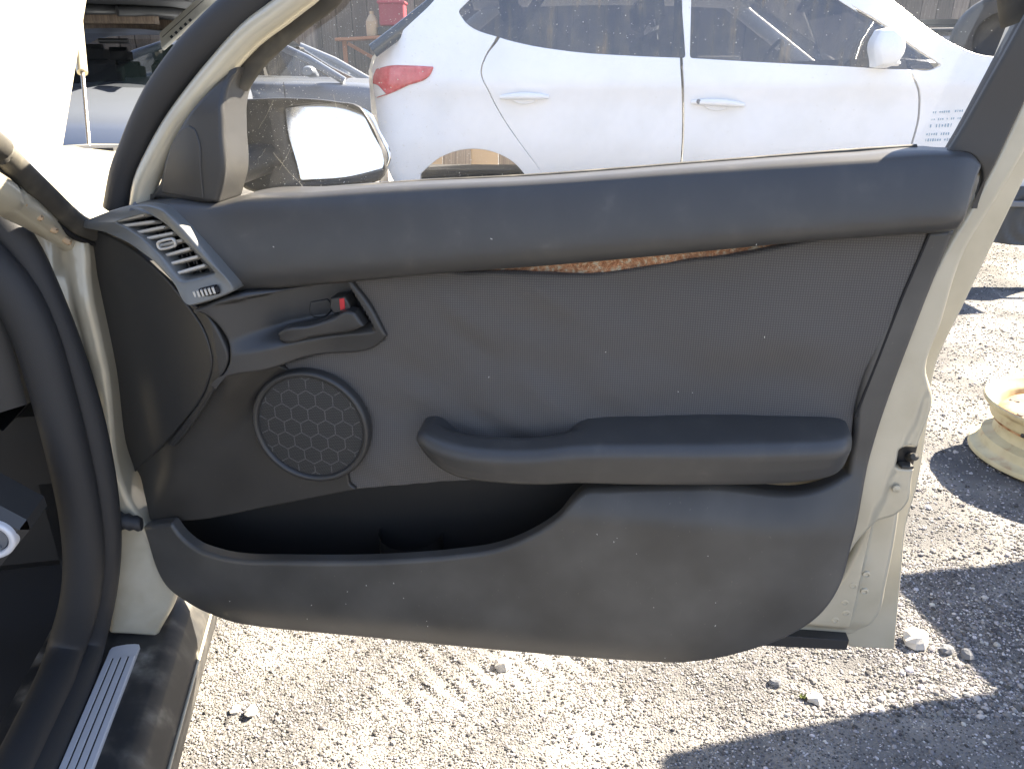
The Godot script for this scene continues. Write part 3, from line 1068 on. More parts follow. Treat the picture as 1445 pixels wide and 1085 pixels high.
func build_vent(door: Node3D) -> void:
	var n := 120
	var outer := even_loop(P3("bezel_outer"), n)
	var inner := even_loop(P3("bezel_inner"), n)
	# start both loops at the point nearest the upper hinge-side tip
	outer = start_at(outer, Vector3(-0.515, 0.889, 0.0))
	inner = start_at(inner, Vector3(-0.446, 0.898, 0.03))
	var mb := MB.new()
	var rows := [[], [], [], [], [], [], [], []]
	for i in n:
		var o: Vector3 = outer[i]
		var m: Vector3 = inner[i]
		rows[0].append(o + Vector3(0, 0, -0.05) + (m - o) * 0.02)
		rows[1].append(o + Vector3(0, 0, -0.006))
		rows[2].append(o + Vector3(0, 0, -0.0015) + (m - o).normalized() * 0.001)
		rows[3].append(o + (m - o).normalized() * 0.003 + Vector3(0, 0, 0.0008))
		rows[4].append(m + (o - m).normalized() * 0.003 + Vector3(0, 0, 0.0008))
		rows[5].append(m + Vector3(0, 0, -0.001))
		rows[6].append(m + Vector3(0, 0, -0.004) - (o - m).normalized() * 0.001)
		rows[7].append(m + Vector3(0, 0, -0.03) - (o - m).normalized() * 0.004)
	mb.grid(rows, true, Vector3(0, 0, 1))
	put(mb, "vent_bezel", M.vent_silver, door)
	mb = MB.new()
	var c := Vector3.ZERO
	for p in inner:
		c += p
	c /= n
	var ring := []
	for i in n:
		ring.append(inner[i] + (inner[i] - c) * 0.04 + Vector3(0, 0, -0.028))
	var rr := [ring, []]
	for i in n:
		rr[1].append(c + Vector3(0, 0, -0.028))
	mb.grid(rr, true, Vector3(0, 0, 1))
	put(mb, "vent_cavity", M.deep_black, door)
	var left := P3("slat_left")
	var right := P3("slat_right")
	for i in 8:
		var a: Vector3 = left[i]
		var b: Vector3 = right[i]
		var d := (b - a).normalized()
		var up := Vector3(0, 0, 1).cross(d).normalized()
		var out := d.cross(up)
		mb = MB.new()
		var len := a.distance_to(b) * (0.98 if i != 4 else 0.98)
		var depth := (out + up * 0.25).normalized()
		mb.box((a + b) * 0.5 - depth * 0.008 + Vector3(0, 0, -0.001), Vector3(len, 0.0036, 0.014), Basis(d, depth.cross(d).normalized(), depth), 0.0012)
		put(mb, "vent_slat", M.sunlit_slat_silver, door)
		for q in 2:
			mb = MB.new()
			var p := a.lerp(b, 0.3 + 0.28 * q)
			mb.box(p - out * 0.02, Vector3(0.0015, 0.016, 0.012), Basis(d, up, out))
			put(mb, "vent_vane", M.black_plastic, door)
	# the sliding tab on the fifth slat and the ribbed thumb wheel below
	var a5: Vector3 = left[4].lerp(right[4], 0.6)
	var d5: Vector3 = (right[4] - left[4]).normalized()
	var b5 := Basis(d5, Vector3(0, 0, 1).cross(d5).normalized(), d5.cross(Vector3(0, 0, 1).cross(d5).normalized()))
	mb = MB.new()
	var loop_o := []
	var loop_rows := []
	for i in 25:
		var an := TAU * i / 24.0
		var p := a5 + b5 * Vector3(clampf(cos(an) * 2.0, -1.0, 1.0) * 0.007 + cos(an) * 0.0045, sin(an) * 0.0045, 0.003)
		loop_o.append(p)
	for i in 25:
		pass
	mb.tube(loop_o, 0.0016, 0.0025, Vector3(0, 0, 1), 8, false)
	put(mb, "vent_slider", M.sunlit_slat_silver, door)
	mb = MB.new()
	var tw: Vector3 = P3("bezel_outer")[7].lerp(P3("bezel_outer")[8], 0.62) * 0.5 + P3("bezel_inner")[6].lerp(P3("bezel_inner")[7], 0.5) * 0.5 + Vector3(0.004, -0.002, 0.0)
	mb.box(tw, Vector3(0.034, 0.0105, 0.006), b5, 0.002)
	put(mb, "thumb_wheel_recess", M.deep_black, door)
	for i in 6:
		mb = MB.new()
		mb.box(tw + b5 * Vector3(-0.0125 + i * 0.005, 0, 0.003), Vector3(0.0026, 0.008, 0.004), b5, 0.0008)
		put(mb, "thumb_wheel_rib", M.sunlit_slat_silver, door)

func even_loop(p: Array, n: int) -> Array:
	var closed := p.duplicate()
	var q := []
	for i in p.size():
		var p0: Vector3 = p[(i + p.size() - 1) % p.size()]
		var p1: Vector3 = p[i]
		var p2: Vector3 = p[(i + 1) % p.size()]
		var p3: Vector3 = p[(i + 2) % p.size()]
		for j in 12:
			var t := j / 12.0
			var lin_p := p1.lerp(p2, t)
			var cub := p1.cubic_interpolate(p2, p0, p3, t)
			q.append(lin_p.lerp(cub, 0.55))
	var total := 0.0
	for i in q.size():
		total += q[i].distance_to(q[(i + 1) % q.size()])
	var r := []
	var acc := 0.0
	var want := 0.0
	for i in q.size():
		var a: Vector3 = q[i]
		var b: Vector3 = q[(i + 1) % q.size()]
		var l := a.distance_to(b)
		while want <= acc + l and r.size() < n:
			r.append(a.lerp(b, (want - acc) / maxf(l, 1e-9)))
			want += total / n
		acc += l
	while r.size() < n:
		r.append(r[-1])
	return r

func start_at(p: Array, at: Vector3) -> Array:
	var best := 0
	for i in p.size():
		if p[i].distance_to(at) < p[best].distance_to(at):
			best = i
	return p.slice(best) + p.slice(0, best)

func build_door_shell(door: Node3D) -> void:
	var mb := MB.new()
	panel(mb, curve(P2("skin"), 0.01, 0.004), flat(-0.1), 0.004, 0.012, 0.03)
	put(mb, "outer_skin", M.cream_paint, door)
	mb = MB.new()
	mb.face([Vector3(-0.42, 0.362, -0.125), Vector3(-0.3, 0.346, -0.125), Vector3(0.18, 0.352, -0.125), Vector3(0.46, 0.42, -0.125), Vector3(0.48, 0.93, -0.125), Vector3(-0.53, 0.88, -0.125)])
	mb.face([Vector3(-0.4, 0.352, -0.123), Vector3(0.18, 0.356, -0.123), Vector3(0.18, 0.358, -0.01), Vector3(-0.4, 0.358, -0.03)], Vector3.DOWN)
	mb.face([Vector3(-0.53, 0.88, -0.13), Vector3(0.5, 0.96, -0.13), Vector3(0.44, 0.955, -0.055), Vector3(-0.5, 0.9, -0.055)], Vector3.UP)
	put(mb, "door_shell", M.cream_paint, door)
	mb = MB.new()
	mb.box(Vector3(-0.45, 0.365, -0.085), Vector3(0.12, 0.08, 0.07), Basis(), 0.01)  # added dark box that keeps the sun off the sill
	put(mb, "sill_sun_block", M.rubber, door)
	mb = MB.new()
	panel(mb, curve(P2("deep"), 0.008, 0.004), func(u, v): return -0.045 + 0.02 * ss(0.452, 0.44, u) * ss(0.0, 0.03, v - 0.36) * ss(0.0, 0.012, 0.452 - u) - 0.006 * ss(0.38, 0.36, v), 0.008, 0.06, 0.006)
	put(mb, "lower_corner_panel", M.cream_paint, door)
	for p in [Vector2(0.447, 0.470), Vector2(0.434, 0.452), Vector2(0.449, 0.444), Vector2(0.428, 0.425), Vector2(0.432, 0.409), Vector2(0.421, 0.396)]:
		mb = MB.new()
		mb.lathe(Vector3(p.x, p.y, -0.0265), Basis(Vector3(1, 0, 0), Vector3(0, 0, 1), Vector3(0, -1, 0)), [Vector2(0.0052, -0.001), Vector2(0.0048, 0.0018), Vector2(0.003, 0.0022), Vector2(0.0022, 0.0008), Vector2(0.0, 0.0004)], 16)
		put(mb, "weld_dimple", M.cream_paint, door)
	mb = MB.new()
	panel(mb, curve(P2("flange"), 0.008, 0.003), func(u, v): return -0.004 - 0.012 * ss(0.43, 0.36, v) - 0.007 * ss(0.006, 0.02, u - (0.412 + (v - 0.5) * 0.16)) * ss(0.9, 0.7, v), 0.006, 0.095, 0.008)
	put(mb, "door_inner_flange", M.cream_paint, door)
	# a bolt head on the flange
	mb = MB.new()
	mb.lathe(Vector3(0.452, 0.605, -0.008), Basis(Vector3(1, 0, 0), Vector3(0, 0, 1), Vector3(0, -1, 0)), [Vector2(0.005, 0), Vector2(0.0046, 0.002), Vector2(0.0, 0.003)], 18)
	put(mb, "flange_bolt", M.cream_paint, door)
	# latch
	mb = MB.new()
	mb.box(Vector3(0.455, 0.644, -0.035), Vector3(0.03, 0.03, 0.03), Basis(), 0.002)
	put(mb, "latch_housing", M.black_plastic, door)
	mb = MB.new()
	mb.lathe(Vector3(0.463, 0.643, -0.016), Basis(Vector3(1, 0, 0), Vector3(0, 0.5, 0.86), Vector3(0, -0.86, 0.5)), [Vector2(0.0, 0.014), Vector2(0.0045, 0.012), Vector2(0.005, 0.0), Vector2(0.0045, -0.006)], 14)
	mb.box(Vector3(0.458, 0.634, -0.012), Vector3(0.014, 0.004, 0.012), Basis(), 0.001)
	put(mb, "latch_claw", M.dusty_rubber, door)
	mb = MB.new()
	panel(mb, P2("bottomstrip"), flat(-0.035), 0.001, 0.03, 0.03)
	put(mb, "lower_seal_strip", M.rubber, door)
	# rear plate beside the window
	mb = MB.new()
	panel(mb, curve(P2("bpillar"), 0.008, 0.003), func(u, v): return 0.004 + 0.006 * ss(1.0, 1.1, v) - 0.008 * ss(0.98, 0.93, v), 0.003, 0.004, 0.012)
	put(mb, "window_rear_trim", M.smooth_dark_plastic, door)
	# painted window frame, its rubber, and the seal ahead of it
	var fm := open_curve(lift(P2("framemid"), -0.012) + [Vector3(0.0, 1.2, 0.0), Vector3(0.25, 1.225, 0.005), Vector3(0.44, 1.2, 0.0), Vector3(0.5, 1.13, -0.02)], 0.012)
	mb = MB.new()
	mb.tube(fm, 0.0135, 0.013)
	put(mb, "window_frame", M.cream_paint, door)
	var ch := open_curve(lift(P2("chan"), -0.034) + [Vector3(0.0, 1.178, -0.03), Vector3(0.25, 1.2, -0.03), Vector3(0.43, 1.175, -0.03), Vector3(0.48, 1.1, -0.03)], 0.012)
	mb = MB.new()
	mb.tube(ch, 0.02, 0.012)
	put(mb, "glass_run_channel", M.dusty_rubber, door)
	mb = MB.new()
	mb.tube(open_curve([Vector3(0.453, 0.963, -0.05),Vector3(0.465, 0.995, -0.05),Vector3(0.483, 1.053, -0.05),Vector3(0.499, 1.106, -0.05),Vector3(0.509, 1.139, -0.05)], 0.02), 0.013, 0.03, Vector3(0, 0, 1), 14)
	put(mb, "glass_run_channel", M.rubber, door)
	var sl := open_curve(lift(P2("sealmid"), -0.02) + [Vector3(0.0, 1.23, -0.02), Vector3(0.25, 1.255, -0.02), Vector3(0.5, 1.22, -0.03)], 0.012)
	mb = MB.new()
	var tp := []
	for i in sl.size():
		tp.append(1.0 + 0.35 * ss(0.0, 30.0, i))
	mb.tube(sl, 0.0155, 0.012, Vector3(0, 0, 1), 16, true, tp)
	put(mb, "door_seal", M.rubber, door)
	var s2 := []
	for i in sl.size():
		s2.append(sl[i] + Vector3(0.012, -0.008, -0.016))
	mb = MB.new()
	mb.tube(s2, 0.018, 0.006)
	put(mb, "seal_gap", M.deep_black, door)
	# the window
	mb = MB.new()
	flat_sheet(mb, P2("glass"), -0.045)
	put(mb, "window_glass", M.door_glass, door)
	mb = MB.new()
	flat_sheet(mb, P2("glass"), -0.0442)
	put(mb, "dust_film", M.dust_film, door).set_meta("kind", "stuff")
	mb = MB.new()
	for i in 3200:
		var p := Vector3(rng.randf_range(-0.35, 0.46), rng.randf_range(0.93, 1.16), -0.0445)
		if rng.randf() < 0.55:
			p.x = rng.randf_range(-0.34, -0.05)
		if p.y > 1.06 + (p.x + 0.33) * 0.75 or p.y < 0.925 + (p.x + 0.33) * 0.07:
			continue
		var r := 0.0002 + 0.0005 * pow(rng.randf(), 5.0)
		var a := rng.randf() * TAU
		var ps := []
		for j in 5:
			ps.append(p + Vector3(cos(a + j * 1.256), sin(a + j * 1.256) * rng.randf_range(0.6, 1.2), 0) * r)
		mb.face(ps, Vector3(0, 0, 1))
	put(mb, "dust_specks", M.dust, door).set_meta("kind", "stuff")
	mb = MB.new()
	for i in 11:
		var a := Vector3(rng.randf_range(-0.335, -0.18), rng.randf_range(0.925, 1.0), -0.044)
		var d := Vector3(rng.randfn(0.01, 0.03), rng.randfn(0.01, 0.03), 0.0)
		mb.tube([a, a + d * 0.5 + Vector3(0, -0.002, 0.0003), a + d], 0.00006, 0.00006, Vector3(0, 0, 1), 4)
	put(mb, "cobwebs", M.web, door).set_meta("kind", "stuff")
	# outside mirror
	var c2 := Vector2(-0.262, 0.965)
	var mh := by_angle(curve(P2("mirhouse"), 0.006, 0.004), c2 - Vector2(0.02, 0), 72)
	var mg := by_angle(curve(P2("mirglass"), 0.006, 0.004), c2, 72)
	mb = MB.new()
	var rows := [[], [], [], [], [], [], [], [], []]
	var cc := Vector3(-0.28, 0.965, 0)
	for i in 72:
		var o := Vector3(mh[i].x, mh[i].y, -0.15)
		var g := Vector3(mg[i].x, mg[i].y, -0.168)
		rows[0].append(g)
		rows[1].append(g.lerp(o, 0.14) + Vector3(0, 0, 0.0152))
		rows[2].append(g.lerp(o, 0.93) + Vector3(0, 0, 0.0015))
		rows[3].append(o)
		rows[4].append(o + Vector3(0, 0, -0.006) + (o - cc) * 0.004)
		for k in 4:
			var f: float = [0.9, 0.78, 0.58, 0.05][k]
			rows[5 + k].append(Vector3(cc.x, cc.y, 0) + (Vector3(o.x, o.y, 0) - cc) * f + Vector3(0, 0, [-0.18, -0.208, -0.235, -0.252][k]))
	mb.grid(rows, true)
	put(mb, "mirror_housing", M.black_plastic, door)
	mb = MB.new()
	panel(mb, curve(P2("mirglass"), 0.006, 0.004), func(u, v): return -0.166 - 0.17 * (v - 0.965) - 0.22 * (u + 0.25), 0.001, 0.004, 0.02)
	put(mb, "mirror_glass", M.mirror, door)
	mb = MB.new()
	mb.tube([Vector3(-0.37, 0.94, -0.06), Vector3(-0.36, 0.945, -0.12), Vector3(-0.34, 0.955, -0.19)], 0.03, 0.02, Vector3.UP, 12)
	put(mb, "mirror_stalk", M.black_plastic, door)

func by_angle(p: PackedVector2Array, c: Vector2, n: int) -> PackedVector2Array:
	var r := PackedVector2Array()
	for i in n:
		var d := Vector2.from_angle(TAU * i / n)
		var best := c + d * 0.01
		for j in p.size():
			var hit = Geometry2D.segment_intersects_segment(c, c + d * 2.0, p[j], p[(j + 1) % p.size()])
			if hit != null and hit.distance_to(c) > best.distance_to(c):
				best = hit
		r.append(best)
	return r

func build_body(car: Node3D) -> void:
	var dents := FastNoiseLite.new()
	dents.seed = 3
	dents.frequency = 9.0
	var mb := MB.new()
	panel(mb, curve(P2("jamb"), 0.01, 0.004), func(u, v): return 0.003 * dents.get_noise_2d(u, v) - 0.02 * ss(0.8, 0.95, v) - 0.012 * ss(0.012, -0.01, absf(u + 0.012 + (v - 0.7) * 0.05)) * ss(0.55, 0.8, v), 0.008, 0.1, 0.008)
	put(mb, "hinge_pillar", M.cream_paint, car)
	# rubber seals round the doorway
	for s in [["bodyseal", 0.028, 0.019], ["bodyseal2", 0.05, 0.022]]:
		var pts: Array = lift(P2(s[0]), s[1])
		var e: Vector3 = pts[-1]
		pts.append_array([e + Vector3(0.0, -0.012, 0.05), e + Vector3(-0.0, -0.016, 0.2), e + Vector3(0.0, -0.016, 0.7), e + Vector3(0.0, -0.016, 1.4)])
		mb = MB.new()
		mb.tube(open_curve(pts, 0.02), s[2], s[2] * 0.8, Vector3(0.2, 0.3, 1), 14)
		put(mb, "doorway_seal", M.rubber, car)
	# sill
	var sec := [Vector2(-0.14, 0.37), Vector2(-0.09, 0.372), Vector2(-0.066, 0.37), Vector2(-0.06, 0.362), Vector2(-0.012, 0.361), Vector2(0.004, 0.359), Vector2(0.012, 0.356), Vector2(0.0225, 0.343), Vector2(0.0235, 0.338), Vector2(0.033, 0.316), Vector2(0.036, 0.302), Vector2(0.035, 0.28), Vector2(0.02, 0.22), Vector2(-0.05, 0.2)]
	mb = MB.new()
	var rows := []
	for w in [-0.6, -0.12, 0.0, 0.25, 0.6, 1.0, 1.5]:
		var row := []
		for p in sec:
			row.append(Vector3(p.x, p.y, w))
		rows.append(row)
	mb.grid(rows, false, Vector3(0.3, 1, 0))
	put(mb, "sill_cover", M.sill_plastic, car)
	mb = MB.new()
	mb.tube([Vector3(0.0375, 0.3, -0.5), Vector3(0.0375, 0.3, 0.2), Vector3(0.0375, 0.3, 1.5)], 0.0022, 0.0022, Vector3.UP, 8)
	put(mb, "sill_paint_edge", M.cream_paint, car)
	mb = MB.new()
	var tp := PackedVector2Array([Vector2(-0.055, -0.012), Vector2(-0.0535, -0.0165), Vector2(-0.048, -0.0185), Vector2(-0.036, -0.0195), Vector2(-0.026, -0.0185), Vector2(-0.0205, -0.0165), Vector2(-0.0185, -0.012), Vector2(-0.0185, 0.9), Vector2(-0.055, 0.9)])
	for q in tp.size():
		tp[q].y = -tp[q].y
	panel(mb, tp, flat(0.0), 0.001, 0.003, 0.03)
	for q in mb.v.size():
		mb.v[q] = Vector3(mb.v[q].x, mb.v[q].z + 0.3652, 0.036 - mb.v[q].y)
		mb.n[q] = Vector3(mb.n[q].x, mb.n[q].z, -mb.n[q].y)
	put(mb, "tread_plate", M.aluminium, car)
	for k in 4:
		mb = MB.new()
		mb.box(Vector3(-0.0505 + k * 0.0092 + 0.0003, 0.366, 0.497), Vector3(0.0074, 0.0022, 0.91), Basis(), 0.0007)
		put(mb, "tread_rib", M.aluminium, car)
	for k in 3:
		mb = MB.new()
		mb.box(Vector3(-0.0459 + k * 0.0092 + 0.0003, 0.3655, 0.497), Vector3(0.0016, 0.0012, 0.91), Basis())
		put(mb, "tread_groove", M.black_plastic, car)
	# dark cabin: dashboard end, knee panel, footwell, floor, far side and roof
	mb = MB.new()
	mb.box(Vector3(-0.36, 0.82, 0.0), Vector3(0.6, 0.24, 0.16), Basis(Vector3.FORWARD, 0.02), 0.03)
	put(mb, "dashboard_end", M.smooth_dark_plastic, car)
	mb = MB.new()
	mb.box(Vector3(-0.36, 0.58, -0.07), Vector3(0.6, 0.24, 0.1), Basis(), 0.02)
	put(mb, "knee_panel", M.black_plastic, car)
	mb = MB.new()
	mb.box(Vector3(-0.75, 0.3, 0.6), Vector3(1.36, 0.04, 1.9), Basis())
	mb.box(Vector3(-0.75, 0.6, -0.4), Vector3(1.4, 0.7, 0.05), Basis())
	mb.box(Vector3(-0.095, 0.44, -0.2), Vector3(0.02, 0.3, 0.36), Basis())
	put(mb, "footwell", M.cloth_dark, car)
	mb = MB.new()
	mb.box(Vector3(-1.47, 0.65, 0.6), Vector3(0.05, 0.75, 2.2), Basis(), 0.01)
	put(mb, "far_door", M.cream_paint, car)
	mb = MB.new()
	mb.box(Vector3(-0.78, 1.42, 0.75), Vector3(1.1, 0.04, 1.5), Basis(), 0.015)
	put(mb, "roof", M.cream_paint, car)
	mb = MB.new()
	mb.tube(open_curve([Vector3(-0.01, 0.85, -0.06), Vector3(-0.01, 0.91, 0.03), Vector3(-0.012, 0.948, 0.1), Vector3(-0.01, 0.984, 0.18), Vector3(-0.09, 1.26, 0.6), Vector3(-0.22, 1.385, 0.85), Vector3(-0.24, 1.4, 1.5)], 0.03), 0.019, 0.017, Vector3(0, 0, 1), 14, true, [0.1, 0.25, 0.4, 0.55, 0.7, 0.8, 0.9, 1.0])
	put(mb, "windscreen_pillar", M.cream_paint, car)
	mb = MB.new()
	mb.face([Vector3(-0.1, 0.93, -0.1), Vector3(-1.42, 0.93, -0.1), Vector3(-1.28, 1.41, 0.62), Vector3(-0.24, 1.41, 0.62)], Vector3(0, 0.5, -1))
	put(mb, "windscreen", M.tinted_glass, car)
	# column shroud with a bright ring round its switch
	mb = MB.new()
	mb.box(Vector3(-0.098, 0.645, 0.15), Vector3(0.1, 0.1, 0.06), Basis(Vector3(0, 0, 1), -0.75), 0.008)
	put(mb, "switch_shroud", M.smooth_dark_plastic, car)
	var kb := Basis(Vector3(1, 0, 0), Vector3(0, 0, 1), Vector3(0, -1, 0))
	mb = MB.new()
	mb.lathe(Vector3(-0.062, 0.641, 0.182), kb, [Vector2(0.0205, -0.01), Vector2(0.0205, 0.002), Vector2(0.0195, 0.0045), Vector2(0.0165, 0.005), Vector2(0.0145, 0.003), Vector2(0.0142, -0.004)], 40)
	mb.smooth_all(0.4)
	put(mb, "switch_ring", M.aluminium, car)
	mb = MB.new()
	mb.lathe(Vector3(-0.062, 0.641, 0.18), kb, [Vector2(0.0142, -0.002), Vector2(0.013, 0.003), Vector2(0.004, 0.0035), Vector2(0.0, 0.0035)], 32)
	mb.box(Vector3(-0.062, 0.641, 0.1845), Vector3(0.003, 0.022, 0.002), Basis(Vector3(0, 0, 1), 0.5))
	put(mb, "switch_barrel", M.grey_metal, car)
	# black boot of the check strap at the hinge
	mb = MB.new()
	rows = []
	for i in 9:
		var f := i / 8.0
		var row := []
		for j in 14:
			var a := TAU * j / 14.0
			var r := (0.013 if i % 2 else 0.0105) * (1.0 - 0.25 * f)
			row.append(Vector3(-0.024 + f * 0.036, 0.552 - f * 0.012 + cos(a) * r * 1.0, 0.012 + sin(a) * r))
		rows.append(row)
	mb.grid(rows, true)
	mb.face(rows[0], Vector3.LEFT)
	mb.face(rows[-1], Vector3.RIGHT)
	put(mb, "check_strap_boot", M.rubber, car)
	# wing, gutter and raised bonnet
	mb = MB.new()
	rows = []
	for w in [-0.1, -0.13, -0.18, -0.3, -0.42, -0.55, -0.7, -0.85, -1.0]:
		var row := []
		var drop: float = 0.1 * pow(maxf(0.0, -w - 0.3), 1.5)
		var near: float = 0.06 * ss(-0.2, -0.08, w)
		for q in [[-0.2, 0.935], [-0.17, 0.95], [-0.13, 0.955], [-0.08, 0.952], [-0.03, 0.945], [0.0, 0.936], [0.02, 0.918], [0.035, 0.88], [0.04, 0.8], [0.04, 0.66], [0.035, 0.5], [0.02, 0.4]]:
			row.append(Vector3(q[0] - 0.06 * ss(-0.6, -1.0, w), q[1] - drop - near * ss(0.4, 0.9, q[1]), w))
		rows.append(row)
	mb.grid(rows, false, Vector3(0.5, 1, 0))
	put(mb, "front_wing", M.cream_paint, car)
	var strip := [Vector3(0.03, 0.884, -0.045), Vector3(0.009, 0.902, -0.009), Vector3(0.006, 0.949, 0.064), Vector3(0.01, 0.989, 0.136), Vector3(0.018, 1.026, 0.218), Vector3(-0.06, 1.29, 0.6), Vector3(-0.19, 1.41, 0.85)]
	mb = MB.new()
	mb.tube(open_curve(strip, 0.02), 0.0115, 0.008, Vector3(0.3, 0.2, 1), 12)
	put(mb, "windscreen_edge_trim", M.dusty_rubber, car)
	mb = MB.new()
	var low := []
	for p in strip:
		low.append(p + Vector3(-0.006, -0.012, 0.004))
	mb.tube(open_curve(low, 0.02), 0.003, 0.003, Vector3(0.3, 0.2, 1), 8)
	put(mb, "windscreen_gutter", M.deep_black, car)
	for k in 5:
		mb = MB.new()
		var p: Vector3 = strip[1].lerp(strip[3], 0.1 + 0.2 * k) + Vector3(-0.01, -0.02, 0.006)
		mb.box(p, Vector3(0.012, 0.006, 0.006), Basis(Vector3(0, 0, 1), -0.7 + 0.15 * k), 0.0015)
		put(mb, "trim_clip", M.tan_card, car)
	# bonnet: its edge climbs away from the hinge beside the windscreen
	mb = MB.new()
	rows = []
	for i in 15:
		var f := i / 14.0
		var row := []
		for j in 19:
			var g := j / 18.0
			var edge := Vector3(-0.122 - 0.035 * f * f, 0.945 + 0.62 * f - 0.1 * f * f, -0.36 - 0.72 * f)
			var e2 := edge
			if j == 0:
				e2 = edge + Vector3(-0.012, -0.03, -0.012)
			elif j == 1:
				e2 = edge + Vector3(0.0, -0.012, -0.004)
			else:
				var h := (j - 2) / 16.0
				e2 = edge + Vector3(-0.01 - 1.28 * h, 0.035 * sin(h * PI), 0.03 * sin(h * PI))
			row.append(e2)
		rows.append(row)
	mb.grid(rows, false, Vector3(0, 0.6, 1))
	put(mb, "raised_bonnet", M.cream_paint, car)
	mb = MB.new()
	mb.tube([Vector3(-0.170, 1.18, -0.74), Vector3(-0.147, 1.052, -0.62)], 0.0085, 0.0085)
	put(mb, "strut_tube", M.cream_paint, car)
	mb = MB.new()
	mb.tube([Vector3(-0.147, 1.055, -0.622), Vector3(-0.124, 0.9, -0.49)], 0.0035, 0.0035, Vector3(0, 0, 1), 10)
	put(mb, "strut_rod", M.steel, car)

# ---- the white car beyond the door
func wb(u: float, v: float) -> float:
	return -0.2 * pow(maxf(0.0, v - 1.06), 1.25) - 0.06 * ss(0.72, 0.35, v) - 0.3 * pow(ss(-0.3, -0.88, u), 1.5) + 0.012 * exp(-pow((v - 0.99) / 0.06, 2.0)) - 0.02 * ss(2.3, 3.0, u)

func wg(u: float, v: float) -> float:
	return wb(u, v) - 0.004

